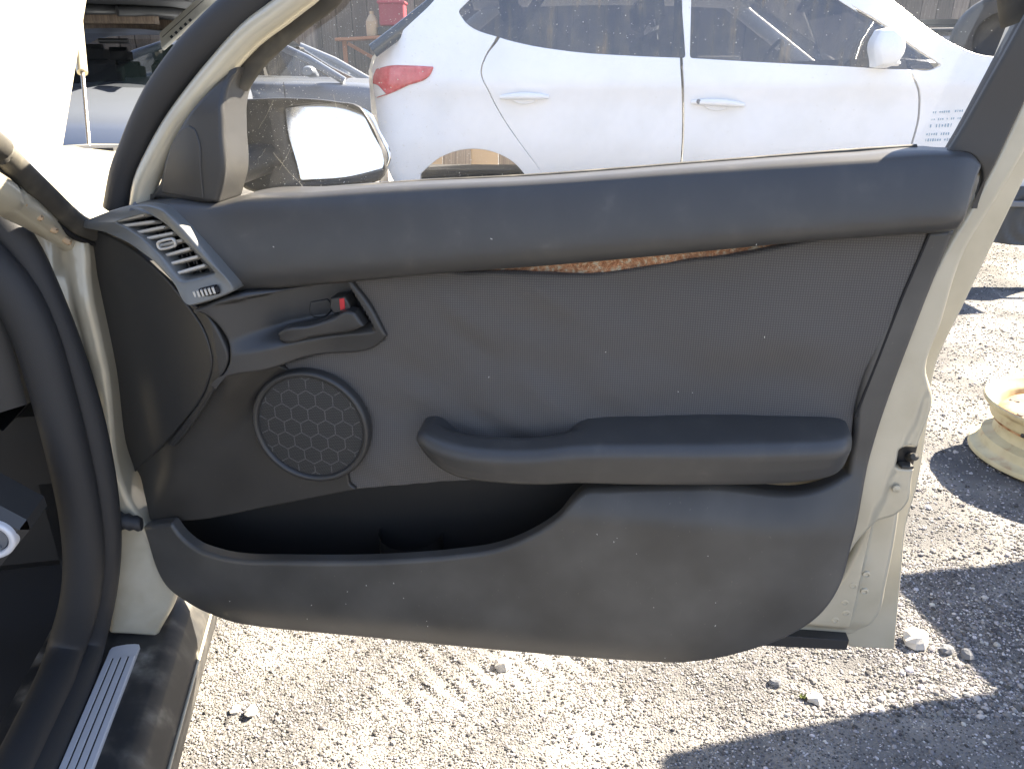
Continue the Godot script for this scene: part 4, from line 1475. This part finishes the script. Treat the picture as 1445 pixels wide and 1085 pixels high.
func build_white_car() -> void:
	var car := thing("parked_car", "white sedan beyond the door glass, missing its back wheel, red tail lamp towards the mirror", "car", frame(Vector3(0, 0, -4.15), 3.0))
	var qwin := curve(P2("w_qwin"), 0.03, 0.01)
	var fwin := curve(P2("w_fwin"), 0.03, 0.01)
	for s in [["w_quarter", "rear_quarter"], ["w_rdoor", "rear_door"], ["w_fdoor", "front_door"], ["w_ffend", "front_wing"]]:
		var mb := MB.new()
		var polys: Array[PackedVector2Array] = [curve(P2(s[0]), 0.03, 0.006)]
		for win in [qwin, fwin]:
			var next: Array[PackedVector2Array] = []
			for p in polys:
				for q in Geometry2D.clip_polygons(p, win):
					if absf(area2(q)) > 0.003:
						next.append(q)
			polys = next
		for p in polys:
			panel(mb, p, wb, 0.003, 0.03, 0.045)
		put(mb, s[1], M.white_paint, car)
	for s in [[qwin, "rear_side_window"], [fwin, "front_side_window"]]:
		var mb := MB.new()
		panel(mb, s[0], wg, 0.002, 0.005, 0.06)
		put(mb, s[1], M.dirt_reflection_glass, car)
	# black posts and rubbers behind the glass edges
	var mb := MB.new()
	mb.tube([Vector3(0.852, 1.08, -0.035), Vector3(0.847, 1.3, -0.08), Vector3(0.84, 1.49, -0.13)], 0.04, 0.02)
	put(mb, "door_pillar", M.black_plastic, car)
	mb = MB.new()
	mb.tube([Vector3(-0.02, 1.18, -0.05), Vector3(0.1, 1.34, -0.08), Vector3(0.2, 1.49, -0.13)], 0.025, 0.02)
	put(mb, "door_pillar", M.black_plastic, car)
	mb = MB.new()
	mb.tube([Vector3(-0.735, 1.15, -0.12), Vector3(-0.63, 1.22, -0.13), Vector3(-0.44, 1.35, -0.14), Vector3(-0.28, 1.47, -0.17)], 0.035, 0.02, Vector3(0, 0, 1), 12)
	put(mb, "rear_screen_edge", M.tinted_solid, car)
	mb = MB.new()
	panel(mb, curve(P2("w_lamp"), 0.02, 0.008), func(u, v): return wb(u, v) + 0.012, 0.012, 0.03, 0.03)
	put(mb, "tail_lamp", M.lamp_red, car)
	mb = MB.new()
	panel(mb, curve(PackedVector2Array([Vector2(-0.772, 0.99), Vector2(-0.75, 0.985), Vector2(-0.69, 0.938), Vector2(-0.765, 0.918)]), 0.01, 0.004), func(u, v): return wb(u, v) + 0.024, 0.004, 0.01, 0.02)
	put(mb, "reversing_lens", M.lamp_clear, car)
	for s in [[Vector2(-0.06, 0.928), Vector2(0.188, 0.93)], [Vector2(0.915, 0.906), Vector2(1.182, 0.893)]]:
		mb = MB.new()
		var a: Vector2 = s[0]
		var b: Vector2 = s[1]
		var path := []
		var tp := []
		for i in 15:
			var f := i / 14.0
			var p := a.lerp(b, f)
			path.append(Vector3(p.x, p.y + 0.006 * sin(f * PI), wb(p.x, p.y) + 0.012 + 0.03 * sin(f * PI)))
			tp.append(0.35 + 0.65 * pow(sin(clampf(f, 0.03, 0.97) * PI), 0.5))
		mb.tube(path, 0.017, 0.011, Vector3(0, 0, 1), 12, true, tp)
		var hn := put(mb, "door_handle", M.white_paint, car)
		var m := (a + b) * 0.5
		var cup := MB.new()
		cup.lathe(Vector3(m.x, m.y + 0.004, wb(m.x, m.y) + 0.001), Basis(Vector3(1.6, 0, 0), Vector3(0, 0, 1), Vector3(0, -0.85, 0)), [Vector2(0.045, 0.0), Vector2(0.043, 0.002), Vector2(0.034, 0.0005), Vector2(0.0, 0.0002)], 28)
		put(cup, "handle_recess", M.white_paint, car)
		if a.x > 0.5:
			var lk := MB.new()
			lk.lathe(Vector3(0.948, 0.91, wb(0.95, 0.9) + 0.028), Basis(Vector3(1, 0, 0), Vector3(0, 0, 1), Vector3(0, -1, 0)), [Vector2(0.012, -0.01), Vector2(0.0115, 0.005), Vector2(0.0, 0.006)], 18)
			put(lk, "door_lock", M.grey_metal, hn)
	# mirror
	var mo := curve(P2("w_mirror"), 0.01, 0.01)
	mb = MB.new()
	panel(mb, mo, func(u, v): return 0.19 - 6.0 * pow(Vector2(u - 1.805, (v - 1.15) * 0.8).length(), 2.0), 0.025, 0.07, 0.012)
	put(mb, "wing_mirror", M.white_paint, car)
	mb = MB.new()
	mb.box(Vector3(1.83, 1.09, 0.05), Vector3(0.1, 0.03, 0.14), Basis(), 0.01)
	put(mb, "mirror_arm", M.white_paint, car)
	# roof, bonnet, far side, floor, tail
	mb = MB.new()
	var rows := []
	for i in 12:
		var u := -0.35 + i * 0.17
		var row := []
		for j in 9:
			var t := j / 8.0
			row.append(Vector3(u, 1.44 + 0.11 * sin(t * PI) + 0.03 * sin((u + 0.4) / 1.9 * PI), -0.11 - t * 1.55))
		rows.append(row)
	mb.grid(rows, false, Vector3.UP)
	put(mb, "roof", M.white_paint, car)
	mb = MB.new()
	rows = []
	for i in 8:
		var f := i / 7.0
		var row := []
		for j in 9:
			var t := j / 8.0
			row.append(Vector3(2.1 + f * 1.05, 1.09 - 0.26 * f * f + 0.035 * sin(t * PI), -0.03 - t * 1.7))
		rows.append(row)
	mb.grid(rows, false, Vector3.UP)
	put(mb, "bonnet", M.white_paint, car)
	mb = MB.new()
	rows = []
	for i in 10:
		var f := i / 9.0
		var row := []
		for j in 9:
			var t := j / 8.0
			row.append(Vector3(-0.775 - 0.1 * sin(t * PI) + [0.5, 0.3, 0.09, 0.03, 0.0, 0.0, 0.0, 0.01, 0.02, 0.04][i] * 0.8, [1.44, 1.3, 1.17, 1.12, 1.05, 0.95, 0.8, 0.65, 0.5, 0.38][i], -0.16 - t * 1.45))
		rows.append(row)
	mb.grid(rows, false, Vector3.LEFT)
	put(mb, "tail", M.white_paint, car)
	mb = MB.new()
	mb.face([Vector3(1.42, 1.49, -0.2), Vector3(2.1, 1.08, -0.12), Vector3(2.1, 1.08, -1.64), Vector3(1.42, 1.49, -1.54)], Vector3(1, 1, 0))
	put(mb, "windscreen", M.tinted_glass, car)
	mb = MB.new()
	panel(mb, PackedVector2Array([Vector2(-0.8, 0.6), Vector2(0.3, 0.62), Vector2(0.35, 0.38), Vector2(2.1, 0.36), Vector2(2.2, 0.6), Vector2(2.9, 0.6), Vector2(3.0, 0.95), Vector2(2.0, 1.07), Vector2(0.5, 1.1), Vector2(-0.7, 1.12)]), flat(-1.76), 0.02, 0.02, 0.3, -1.0)
	for s in [[Vector3(-0.7, 1.1, -1.74), Vector3(-0.2, 1.46, -1.62)], [Vector3(0.9, 1.08, -1.76), Vector3(0.87, 1.48, -1.64)], [Vector3(2.05, 1.06, -1.74), Vector3(1.4, 1.48, -1.64)]]:
		mb.tube(s, 0.05, 0.03)
	put(mb, "far_side", M.white_paint, car)
	mb = MB.new()
	mb.box(Vector3(1.75, 0.52, -0.9), Vector3(2.3, 0.06, 1.66), Basis(), 0.01)
	put(mb, "floor_pan", M.dark_metal, car)
	mb = MB.new()
	mb.box(Vector3(0.35, 0.5, -0.9), Vector3(0.12, 0.1, 1.3), Basis(), 0.03)
	put(mb, "rear_axle", M.dark_metal, car)
	mb = MB.new()
	mb.box(Vector3(-0.2, 0.33, -1.0), Vector3(1.0, 0.27, 0.4), Basis(), 0.05)  # added dark box standing for the shade seen through the arch
	put(mb, "arch_shade_box", M.rubber, car)
	for s in [[Vector3(0.16, 0.95, -0.55), "cloth_dark"], [Vector3(0.16, 0.95, -1.2), "cloth_dark"], [Vector3(0.95, 0.95, -0.5), "cloth_dark"], [Vector3(0.95, 0.95, -1.25), "cloth_dark"]]:
		mb = MB.new()
		mb.box(s[0] + Vector3(0.08, -0.25, 0), Vector3(0.5, 0.16, 0.5), Basis(), 0.05)
		mb.box(s[0] + Vector3(-0.1, 0.02, 0), Vector3(0.15, 0.6, 0.48), Basis(Vector3(0, 0, 1), 0.25), 0.05)
		mb.box(s[0] + Vector3(-0.2, 0.42, 0), Vector3(0.1, 0.18, 0.26), Basis(Vector3(0, 0, 1), 0.2), 0.04)
		put(mb, "seat", M[s[1]], car)
	mb = MB.new()
	mb.box(Vector3(1.9, 0.98, -0.9), Vector3(0.4, 0.26, 1.45), Basis(), 0.06)
	put(mb, "dashboard", M.cloth_grey, car)
	mb = MB.new()
	var ring := []
	for i in 25:
		var a := TAU * i / 24.0
		ring.append(Vector3(1.58 + 0.08 * cos(a), 1.06 + 0.17 * cos(a), -1.25 + 0.18 * sin(a)))
	mb.tube(ring, 0.014, 0.014, Vector3(0.9, 0.4, 0), 8, false)
	put(mb, "steering_wheel", M.cloth_dark, car)
	mb = MB.new()
	mb.box(Vector3(1.35, 1.12, -1.62), Vector3(0.3, 0.06, 0.03), Basis(), 0.008)
	put(mb, "door_card", M.lamp_clear, car)
	# splash flap in the front arch
	mb = MB.new()
	panel(mb, curve(PackedVector2Array([Vector2(2.545, 0.215), Vector2(2.53, 0.4), Vector2(2.535, 0.5), Vector2(2.95, 0.5), Vector2(2.95, 0.19), Vector2(2.6, 0.205)]), 0.02, 0.015), func(u, v): return 0.015 + 0.004 * sin(Vector2(u - 2.75, v - 0.33).length() * 90.0), 0.006, 0.015, 0.02)
	put(mb, "splash_flap", M.dark_metal, car)
	mb = MB.new()
	mb.box(Vector3(2.78, 0.415, 0.03), Vector3(0.5, 0.03, 0.02), Basis(), 0.004)
	put(mb, "flap_strip", M.grey_metal, car)
	# faded stencil marks on the wing, too worn to read
	mb = MB.new()
	var lines := [[0.86, 2.13, 2.42, 0.011, 27, 0.02], [0.826, 2.13, 2.32, 0.01, 18, 0.018], [0.795, 2.13, 2.33, 0.018, 14, 0.016], [0.755, 2.12, 2.25, 0.014, 11, 0.012], [0.727, 2.12, 2.25, 0.015, 11, 0.01], [0.808, 2.36, 2.43, 0.022, 4, 0.0]]
	for l in lines:
		for i in l[4]:
			if rng.randf() < 0.16:
				continue
			var u: float = lerpf(l[1], l[2], float(i) / l[4])
			var h: float = l[3] * rng.randf_range(0.6, 1.0)
			mb.box(Vector3(u, l[0] + l[5] * (u - 2.13) * 3.0, wb(u, l[0]) + 0.0015), Vector3(0.0065 * rng.randf_range(0.4, 1.0), h, 0.001))
	put(mb, "stencil_marks", M.ink, car).set_meta("kind", "stuff")
	mb = MB.new()
	mb.lathe(Vector3(2.29, 0.755, wb(2.29, 0.755) + 0.002), Basis(Vector3(1, 0, 0), Vector3(0, 0, 1), Vector3(0, -1, 0)), [Vector2(0.026, 0), Vector2(0.026, 0.001), Vector2(0.021, 0.001), Vector2(0.021, 0)], 24)
	mb.box(Vector3(2.29, 0.755, wb(2.29, 0.755) + 0.0025), Vector3(0.004, 0.044, 0.001))
	mb.box(Vector3(2.29, 0.755, wb(2.29, 0.755) + 0.0035), Vector3(0.044, 0.004, 0.001), Basis(Vector3(0, 0, 1), 0.4))
	put(mb, "round_emblem", M.ink, car)

# a plain four-door car: x forward, y up
func sedan(called: String, label: String, paint: Material, at: Transform3D, wheels := true) -> Node3D:
	var car := thing(called, label, "car", at)
	var mb := MB.new()
	var rows := []
	for s in [[-2.24, 0.5, 0.6], [-2.2, 0.66, 0.8], [-2.1, 0.76, 0.95], [-1.9, 0.82, 1.0], [-1.4, 0.87, 1.0], [-0.6, 0.88, 0.97], [0.3, 0.88, 0.95], [0.95, 0.87, 0.935], [1.3, 0.86, 0.92], [1.7, 0.83, 0.87], [2.0, 0.76, 0.8], [2.17, 0.66, 0.7], [2.24, 0.5, 0.5]]:
		var row := []
		var half := [[0.9, 0.24], [0.985, 0.36], [1.0, 0.55], [1.0, s[2] - 0.16], [0.975, s[2] - 0.06], [0.93, s[2] - 0.015], [0.8, s[2] + 0.005], [0.4, s[2] + 0.03], [0.0, s[2] + 0.04]]
		for q in half:
			row.append(Vector3(s[0], q[1], s[1] * q[0]))
		for k in range(half.size() - 2, -1, -1):
			row.append(Vector3(s[0], half[k][1], -s[1] * half[k][0]))
		rows.append(row)
	mb.grid(rows, true)
	mb.face(rows[0], Vector3.LEFT)
	mb.face(rows[-1], Vector3.RIGHT)
	put(mb, "body", paint, car)
	mb = MB.new()
	rows = []
	for i in 9:
		var u := lerpf(-1.0, 0.3, i / 8.0)
		var row := []
		for j in 11:
			var t := j / 5.0 - 1.0
			row.append(Vector3(u, 1.36 + 0.05 * (1.0 - t * t) + 0.02 * sin(i / 8.0 * PI) - 0.05 * pow(absf(t), 6.0), t * 0.6))
		rows.append(row)
	mb.grid(rows, false, Vector3.UP)
	put(mb, "roof", paint, car)
	mb = MB.new()
	mb.face([Vector3(1.08, 0.95, 0.72), Vector3(0.28, 1.37, 0.56), Vector3(0.28, 1.37, -0.56), Vector3(1.08, 0.95, -0.72)], Vector3(1, 1, 0))
	put(mb, "windscreen", M.tinted_glass, car)
	mb = MB.new()
	mb.face([Vector3(-1.75, 1.02, 0.68), Vector3(-0.98, 1.37, 0.56), Vector3(-0.98, 1.37, -0.56), Vector3(-1.75, 1.02, -0.68)], Vector3(-1, 1, 0))
	put(mb, "rear_screen", M.tinted_glass, car)
	for sd in [1.0, -1.0]:
		for q in [[-1.45, -0.3, -0.95, -0.28], [-0.25, 0.98, -0.22, 0.28]]:
			mb = MB.new()
			mb.face([Vector3(q[0], 0.99, 0.83 * sd), Vector3(q[1], 0.96, 0.84 * sd), Vector3(q[3], 1.34, 0.62 * sd), Vector3(q[2], 1.34, 0.62 * sd)], Vector3(0, 0.3, sd))
			put(mb, "side_window", M.tinted_glass, car)
		for q in [[Vector3(1.12, 0.94, 0.8), Vector3(0.7, 1.18, 0.72), Vector3(0.27, 1.36, 0.6)], [Vector3(-0.27, 0.96, 0.84), Vector3(-0.25, 1.36, 0.62)], [Vector3(-1.8, 1.0, 0.78), Vector3(-1.35, 1.24, 0.68), Vector3(-0.97, 1.36, 0.6)]]:
			mb = MB.new()
			var path := []
			for p in q:
				path.append(Vector3(p.x, p.y, p.z * sd))
			mb.tube(path, 0.045, 0.03, Vector3(0, 0, 1), 10)
			put(mb, "roof_pillar", paint if q.size() > 2 else M.black_plastic, car)
		mb = MB.new()
		mb.tube([Vector3(0.82, 1.0, 0.88 * sd), Vector3(0.78, 1.03, 0.98 * sd), Vector3(0.77, 1.05, 1.04 * sd), Vector3(0.77, 1.05, 1.1 * sd)], 0.085, 0.06, Vector3.UP, 12, true, [0.35, 0.9, 1.0, 0.7])
		put(mb, "wing_mirror", paint, car)
		for k in 2:
			mb = MB.new()
			mb.box(Vector3(0.05 - 0.95 * k, 0.66, 0.35 * sd), Vector3(0.5, 0.14, 0.5), Basis(), 0.05)
			mb.box(Vector3(-0.22 - 0.9 * k, 0.9, 0.35 * sd), Vector3(0.14, 0.55, 0.46), Basis(Vector3(0, 0, 1), 0.25), 0.05)
			mb.box(Vector3(-0.31 - 0.9 * k, 1.22, 0.35 * sd), Vector3(0.1, 0.17, 0.25), Basis(Vector3(0, 0, 1), 0.15), 0.045)
			put(mb, "seat", M.cloth_dark, car)
		if wheels:
			for wx in [-1.35, 1.35]:
				mb = MB.new()
				mb.lathe(Vector3(wx, 0.31, 0.8 * sd), Basis(Vector3(1, 0, 0), Vector3(0, 0, sd), Vector3(0, -sd, 0)), [Vector2(0.18, -0.1), Vector2(0.29, -0.1), Vector2(0.31, -0.07), Vector2(0.31, 0.07), Vector2(0.29, 0.1), Vector2(0.2, 0.1), Vector2(0.17, 0.06), Vector2(0.0, 0.06)], 28)
				put(mb, "wheel", M.rubber, car)
		mb = MB.new()
		mb.box(Vector3(0.42, 0.72, 0.883 * sd), Vector3(0.006, 0.42, 0.004))
		put(mb, "door_gap", M.deep_black, car)
	mb = MB.new()
	mb.tube([Vector3(0.42, 1.31, -0.11), Vector3(0.42, 1.31, 0.11)], 0.035, 0.02, Vector3.UP, 12)
	put(mb, "inside_mirror", M.black_plastic, car)
	return car

func build_silver_car() -> void:
	var f := Vector3(0.22, 0, 0.976)
	var b := Basis(f, Vector3.UP, f.cross(Vector3.UP))
	sedan("parked_car", "silver blue car facing the yard between the raised bonnet strut and the door frame", M.silver_paint, Transform3D(b, Vector3(-3.36, -0.03, -7.2)))
	sedan("parked_car", "silver blue car side on behind the door mirror, its own mirror showing", M.silver_paint, Transform3D(Basis(), Vector3(-3.1, 0, -10.4)))
	var f2 := Vector3(-0.3, 0, 0.954)
	sedan("parked_car", "dark car behind the white car's windscreen with a tyre standing on its bonnet", M.dark_paint, Transform3D(Basis(f2, Vector3.UP, f2.cross(Vector3.UP)), Vector3(4.2, 0.1, -8.3)))
	var mb := MB.new()
	mb.lathe(Vector3.ZERO, Basis(Vector3(0, 1, 0), Vector3(-0.25, 0, 0.97), Vector3(0.97, 0, 0.25)), [Vector2(0.19, -0.09), Vector2(0.3, -0.1), Vector2(0.33, -0.075), Vector2(0.335, 0.0), Vector2(0.33, 0.075), Vector2(0.3, 0.1), Vector2(0.2, 0.09), Vector2(0.185, 0.05), Vector2(0.12, 0.02), Vector2(0.0, 0.02), Vector2(0.0, -0.04), Vector2(0.185, -0.05), Vector2(0.19, -0.09)], 36)
	mb.smooth_all(0.5)
	var t := put(mb, "tyre", M.rubber)
	t.position = Vector3(3.95, 1.29, -6.75)
	tag(t, "black tyre standing up on the dark car's bonnet", "tyre")
	# a wreck stacked on timbers over the silver car
	sedan("wrecked_car", "dark wreck stacked on timbers above the silver car", M.dark_metal, Transform3D(b, Vector3(-3.5, 1.31, -7.35)), false)
	for z in [0.25, -0.85]:
		mb = MB.new()
		mb.box(Vector3.ZERO, Vector3(1.7, 0.12, 0.14), Basis(), 0.006)
		var o := put(mb, "timber_beam", M.board_0)
		o.transform = Transform3D(Basis(Vector3.UP, 0.12), Vector3(-3.9, 1.475, -7.2) + f * z)
		o.set_meta("label", "")
		tag(o, "weathered timber beam between the silver car's roof and the wreck, " + ("nearer the windscreen" if z > 0.0 else "behind the other beam"), "beam", "timbers under the wreck")
	for k in 3:
		mb = MB.new()
		var p := Vector3(-3.9 + 0.35 * k, 1.5, -6.4 - 0.2 * k)
		mb.tube([p, p + Vector3(0.3, 0.02, -0.3), p + Vector3(0.35, 0.03, -1.4)], 0.04, 0.04)
		var o := put(mb, "exhaust_pipe", M.dark_metal)
		tag(o, ["thick exhaust pipe under the wreck, outermost of three", "middle exhaust pipe of three under the wreck", "exhaust pipe under the wreck next to the cream panel"][k], "pipe", "pipes under the wreck")

# ---- shed, shelf and scrap behind
func build_yard() -> void:
	var shed := thing("timber_shed", "brown timber shed wall of upright boards behind the cars", "shed", frame(Vector3(0, 0, -13.0), 0.0))
	var variants := []
	for i in 4:
		var mb := MB.new()
		mb.box(Vector3(0, 1.35, 0), Vector3(0.235, 2.7, 0.03), Basis(), 0.004)
		variants.append(mb.mesh())
	for i in 72:
		var o := put(variants[i % 4], "plank", M["board_%d" % [1, 3, 3, 1, 3, 0, 3][i % 7]], shed)
		o.position = Vector3(-8.0 + i * 0.245, rng.randf_range(-0.05, 0.02), rng.randf_range(-0.012, 0.012))
	var mb := MB.new()
	mb.box(Vector3(0.7, 1.4, -0.1), Vector3(18.2, 2.8, 0.06), Basis())
	put(mb, "backing", M.deep_black, shed)
	mb = MB.new()
	mb.box(Vector3(-3.1, 1.35, 0.5), Vector3(0.3, 2.7, 0.16), Basis(), 0.01)
	put(mb, "post", M.board_0, shed)
	mb = MB.new()
	mb.box(Vector3(-1.9, 1.35, 0.2), Vector3(0.14, 2.7, 0.1), Basis(), 0.01)
	put(mb, "post", M.board_1, shed)
	mb = MB.new()
	mb.box(Vector3(-1.9, 1.12, 0.55), Vector3(1.3, 0.05, 0.05), Basis(Vector3(0, 0, 1), -0.5), 0.004)
	put(mb, "brace", M.orange_wood, shed)
	mb = MB.new()
	mb.box(Vector3(-1.9, 1.5, 0.9), Vector3(1.3, 0.04, 0.4), Basis(Vector3(0, 0, 1), 0.05), 0.004)
	for x in [-2.45, -1.35]:
		mb.box(Vector3(x, 0.75, 0.9), Vector3(0.06, 1.5, 0.06), Basis(), 0.004)
	var sh := put(mb, "workbench", M.orange_wood)
	sh.position = Vector3(0, 0, -13.0)
	tag(sh, "orange brown wooden bench in front of the shed, holding a red crate", "bench")
	mb = MB.new()
	mb.box(Vector3(0, 0.17, 0), Vector3(0.36, 0.3, 0.3), Basis(), 0.015)
	mb.box(Vector3(0, 0.32, 0), Vector3(0.4, 0.04, 0.34), Basis(), 0.01)
	var rc := put(mb, "red_crate", M.crate_red)
	rc.position = Vector3(-1.72, 1.63, -12.1)
	tag(rc, "dark red plastic crate on the bench by the shed", "crate")
	mb = MB.new()
	mb.box(Vector3(0, 0.05, 0), Vector3(0.42, 0.1, 0.34), Basis(), 0.01)
	var bx := put(mb, "black_box", M.black_plastic)
	bx.position = Vector3(-1.72, 1.53, -12.1)
	tag(bx, "low black box under the red crate", "box")
	mb = MB.new()
	mb.lathe(Vector3.ZERO, Basis(), [Vector2(0.0, 0.0), Vector2(0.085, 0.0), Vector2(0.09, 0.02), Vector2(0.09, 0.2), Vector2(0.05, 0.27), Vector2(0.03, 0.29), Vector2(0.03, 0.33), Vector2(0.0, 0.33)], 20)
	var bt := put(mb, "bottle", M.tan_card)
	bt.position = Vector3(-2.02, 1.51, -12.05)
	tag(bt, "tan plastic bottle next to the red crate on the bench", "bottle")
	for k in 4:
		mb = MB.new()
		var hh: float = [0.5, 0.46, 0.52, 0.44][k]
		mb.box(Vector3(0, hh * 0.5, 0), Vector3([0.25, 0.262, 0.255, 0.25][k], hh, 0.05), Basis(Vector3(1, 0, 0), -0.12), 0.004)
		var o := put(mb, "wood_panel", [M.tan_card, M.board_2, M.tan_card, M.board_0][k])
		o.position = Vector3(-0.78 + 0.26 * k, 0.0, -7.3 - 0.05 * k)
		tag(o, ["tan board standing on the ground seen through the wheel arch, next to the tail", "pale weathered board, second from the tail in the wheel arch", "third board from the tail seen through the wheel arch", "brown board showing at the door side of the wheel arch"][k], "board", "boards seen through the wheel arch")
	# white van and loose cream panel by the stack
	var van := thing("white_van", "white van side behind the stacked wreck", "van", frame(Vector3(-5.9, 0, -13.9), 5.0))
	mb = MB.new()
	mb.box(Vector3(0, 1.2, 0), Vector3(3.2, 1.5, 1.6), Basis(), 0.12)
	put(mb, "body", M.white_paint, van)
	mb = MB.new()
	mb.box(Vector3(0, 1.55, 0.803), Vector3(3.0, 0.02, 0.012), Basis())
	put(mb, "side_moulding", M.black_plastic, van)
	for wx in [-1.0, 1.0]:
		mb = MB.new()
		mb.lathe(Vector3(wx, 0.33, 0.7), Basis(Vector3(1, 0, 0), Vector3(0, 0, 1), Vector3(0, -1, 0)), [Vector2(0.0, -0.1), Vector2(0.31, -0.1), Vector2(0.33, 0.0), Vector2(0.31, 0.1), Vector2(0.0, 0.1)], 24)
		put(mb, "wheel", M.rubber, van)
	var cp := thing("cream_panel", "cream body panel with slots leaning against the stacked wreck", "car panel", Transform3D(Basis(Vector3(0, 0, 1), 0.62) * Basis(Vector3(1, 0, 0), -0.95), Vector3(-2.66, 1.33, -6.5)))
	mb = MB.new()
	mb.box(Vector3(0.28, 0, 0), Vector3(0.8, 0.26, 0.025), Basis(), 0.008)
	put(mb, "sheet", M.cream_paint, cp)
	for k in 5:
		mb = MB.new()
		mb.box(Vector3(0.0 + k * 0.05, -0.09, 0.013), Vector3(0.022, 0.05, 0.004), Basis(Vector3(0, 0, 1), 0.3))
		put(mb, "slot", M.deep_black, cp)
	mb = MB.new()
	mb.box(Vector3(0.28, 0.02, 0.0135), Vector3(0.74, 0.006, 0.003), Basis())
	put(mb, "crease", M.deep_black, cp)

func build_wheel() -> void:
	var w := thing("steel_wheel", "rusty cream steel wheel lying flat on the ground past the door edge", "wheel rim", Transform3D(Basis(Vector3(0.5, 0, 0.86).normalized(), -0.02), Vector3(1.6, 0.01, -1.94)))
	var mb := MB.new()
	mb.lathe(Vector3.ZERO, Basis(), [Vector2(0.215, 0.016), Vector2(0.236, 0.0), Vector2(0.241, 0.003), Vector2(0.242, 0.01), Vector2(0.239, 0.017), Vector2(0.23, 0.021), Vector2(0.219, 0.026), Vector2(0.216, 0.032), Vector2(0.216, 0.048), Vector2(0.214, 0.054), Vector2(0.2, 0.06), Vector2(0.19, 0.066), Vector2(0.188, 0.074), Vector2(0.188, 0.096), Vector2(0.192, 0.104), Vector2(0.205, 0.112), Vector2(0.208, 0.118), Vector2(0.208, 0.136), Vector2(0.212, 0.142), Vector2(0.226, 0.15), Vector2(0.232, 0.158), Vector2(0.233, 0.166), Vector2(0.23, 0.17), Vector2(0.224, 0.165), Vector2(0.217, 0.154), Vector2(0.205, 0.146), Vector2(0.2, 0.138), Vector2(0.192, 0.118), Vector2(0.182, 0.09), Vector2(0.182, 0.02)], 96)
	mb.smooth_all(0.75)
	put(mb, "rim_barrel", M.rim_paint, w)
	mb = MB.new()
	mb.lathe(Vector3.ZERO, Basis(), [Vector2(0.196, 0.1), Vector2(0.188, 0.122), Vector2(0.176, 0.136), Vector2(0.155, 0.142), Vector2(0.135, 0.138), Vector2(0.118, 0.125), Vector2(0.105, 0.118), Vector2(0.085, 0.122), Vector2(0.07, 0.136), Vector2(0.05, 0.138), Vector2(0.034, 0.138), Vector2(0.032, 0.12)], 72)
	mb.smooth_all(0.6)
	put(mb, "disc", M.rim_rust, w)
	for k in 5:
		var a := TAU * k / 5.0 + 0.4
		mb = MB.new()
		mb.lathe(Vector3(cos(a) * 0.057, 0.137, sin(a) * 0.057), Basis(), [Vector2(0.0, 0.0015), Vector2(0.0075, 0.0018), Vector2(0.0085, 0.003), Vector2(0.0105, 0.001)], 16)
		put(mb, "bolt_hole", M.deep_black, w)
	for k in 8:
		var a := TAU * k / 8.0
		mb = MB.new()
		mb.lathe(Vector3(cos(a) * 0.152, 0.1415, sin(a) * 0.152), Basis(), [Vector2(0.0, 0.0008), Vector2(0.012, 0.001), Vector2(0.014, 0.0005)], 16)
		put(mb, "vent_hole", M.deep_black, w)
	mb = MB.new()
	var ab := Vector3(-0.93, 0, 0.37).normalized()
	mb.lathe(ab * 0.199 + Vector3(0, 0.112, 0), Basis(Vector3.UP, ab, Vector3.UP.cross(ab)), [Vector2(0.0, 0.012), Vector2(0.006, 0.01), Vector2(0.008, 0.0)], 14)
	put(mb, "valve", M.rubber, w)

# an added, unseen trailer standing just past the picture's edge, whose tray shades the ground by the door
func build_shade_trailer() -> void:
	var t := thing("added_shade_trailer", "added unseen flatbed trailer casting ground shade beside the rusty wheel", "trailer", Transform3D(Basis(Vector3.UP, 0.16), Vector3(1.81, 0, -2.03)))
	for k in 9:
		var mb := MB.new()
		mb.box(Vector3(0.1 + k * 0.2, 0.88, 0.5), Vector3(0.194, 0.04, 1.0), Basis(), 0.004)
		put(mb, "deck_board", M["board_%d" % (k % 3)], t)
	var mb := MB.new()
	for x in [0.3, 1.5]:
		mb.box(Vector3(x, 0.82, 0.5), Vector3(0.06, 0.08, 0.96), Basis(), 0.004)
	put(mb, "chassis", M.dark_metal, t)
	for x in [0.75, 1.72]:
		mb = MB.new()
		mb.lathe(Vector3(x, 0.33, 0.55), Basis(Vector3(0, 1, 0), Vector3(1, 0, 0), Vector3(0, 0, -1)), [Vector2(0.0, -0.09), Vector2(0.3, -0.09), Vector2(0.33, -0.05), Vector2(0.33, 0.05), Vector2(0.3, 0.09), Vector2(0.0, 0.09)], 28)
		put(mb, "wheel", M.rubber, t)
	mb = MB.new()
	mb.box(Vector3(1.2, 0.6, 0.55), Vector3(0.9, 0.05, 0.05), Basis())
	mb.box(Vector3(1.5, 0.58, 0.55), Vector3(0.06, 0.45, 0.06), Basis())
	mb.box(Vector3(0.95, 0.72, 0.55), Vector3(0.06, 0.2, 0.06), Basis())
	put(mb, "axle", M.dark_metal, t)
	mb = MB.new()
	panel(mb, PackedVector2Array([Vector2(0, 0), Vector2(0.53, 0.12), Vector2(1.5, 0.25), Vector2(1.7, -0.6), Vector2(0.1, -0.8)]), flat(0.0), 0.002, 0.018, 0.4)
	for q in mb.v.size():
		mb.v[q] = Vector3(mb.v[q].x, mb.v[q].z, -mb.v[q].y)
		mb.n[q] = Vector3(mb.n[q].x, mb.n[q].z, -mb.n[q].y)
	var ply := put(mb, "added_shade_plywood", M.board_2)  # added sheet, out of view; its outline shapes the ground shadow
	ply.position = Vector3(1.25, 0.92, -1.58)
	tag(ply, "added unseen plywood casting ground shade from the added trailer's deck", "plywood")
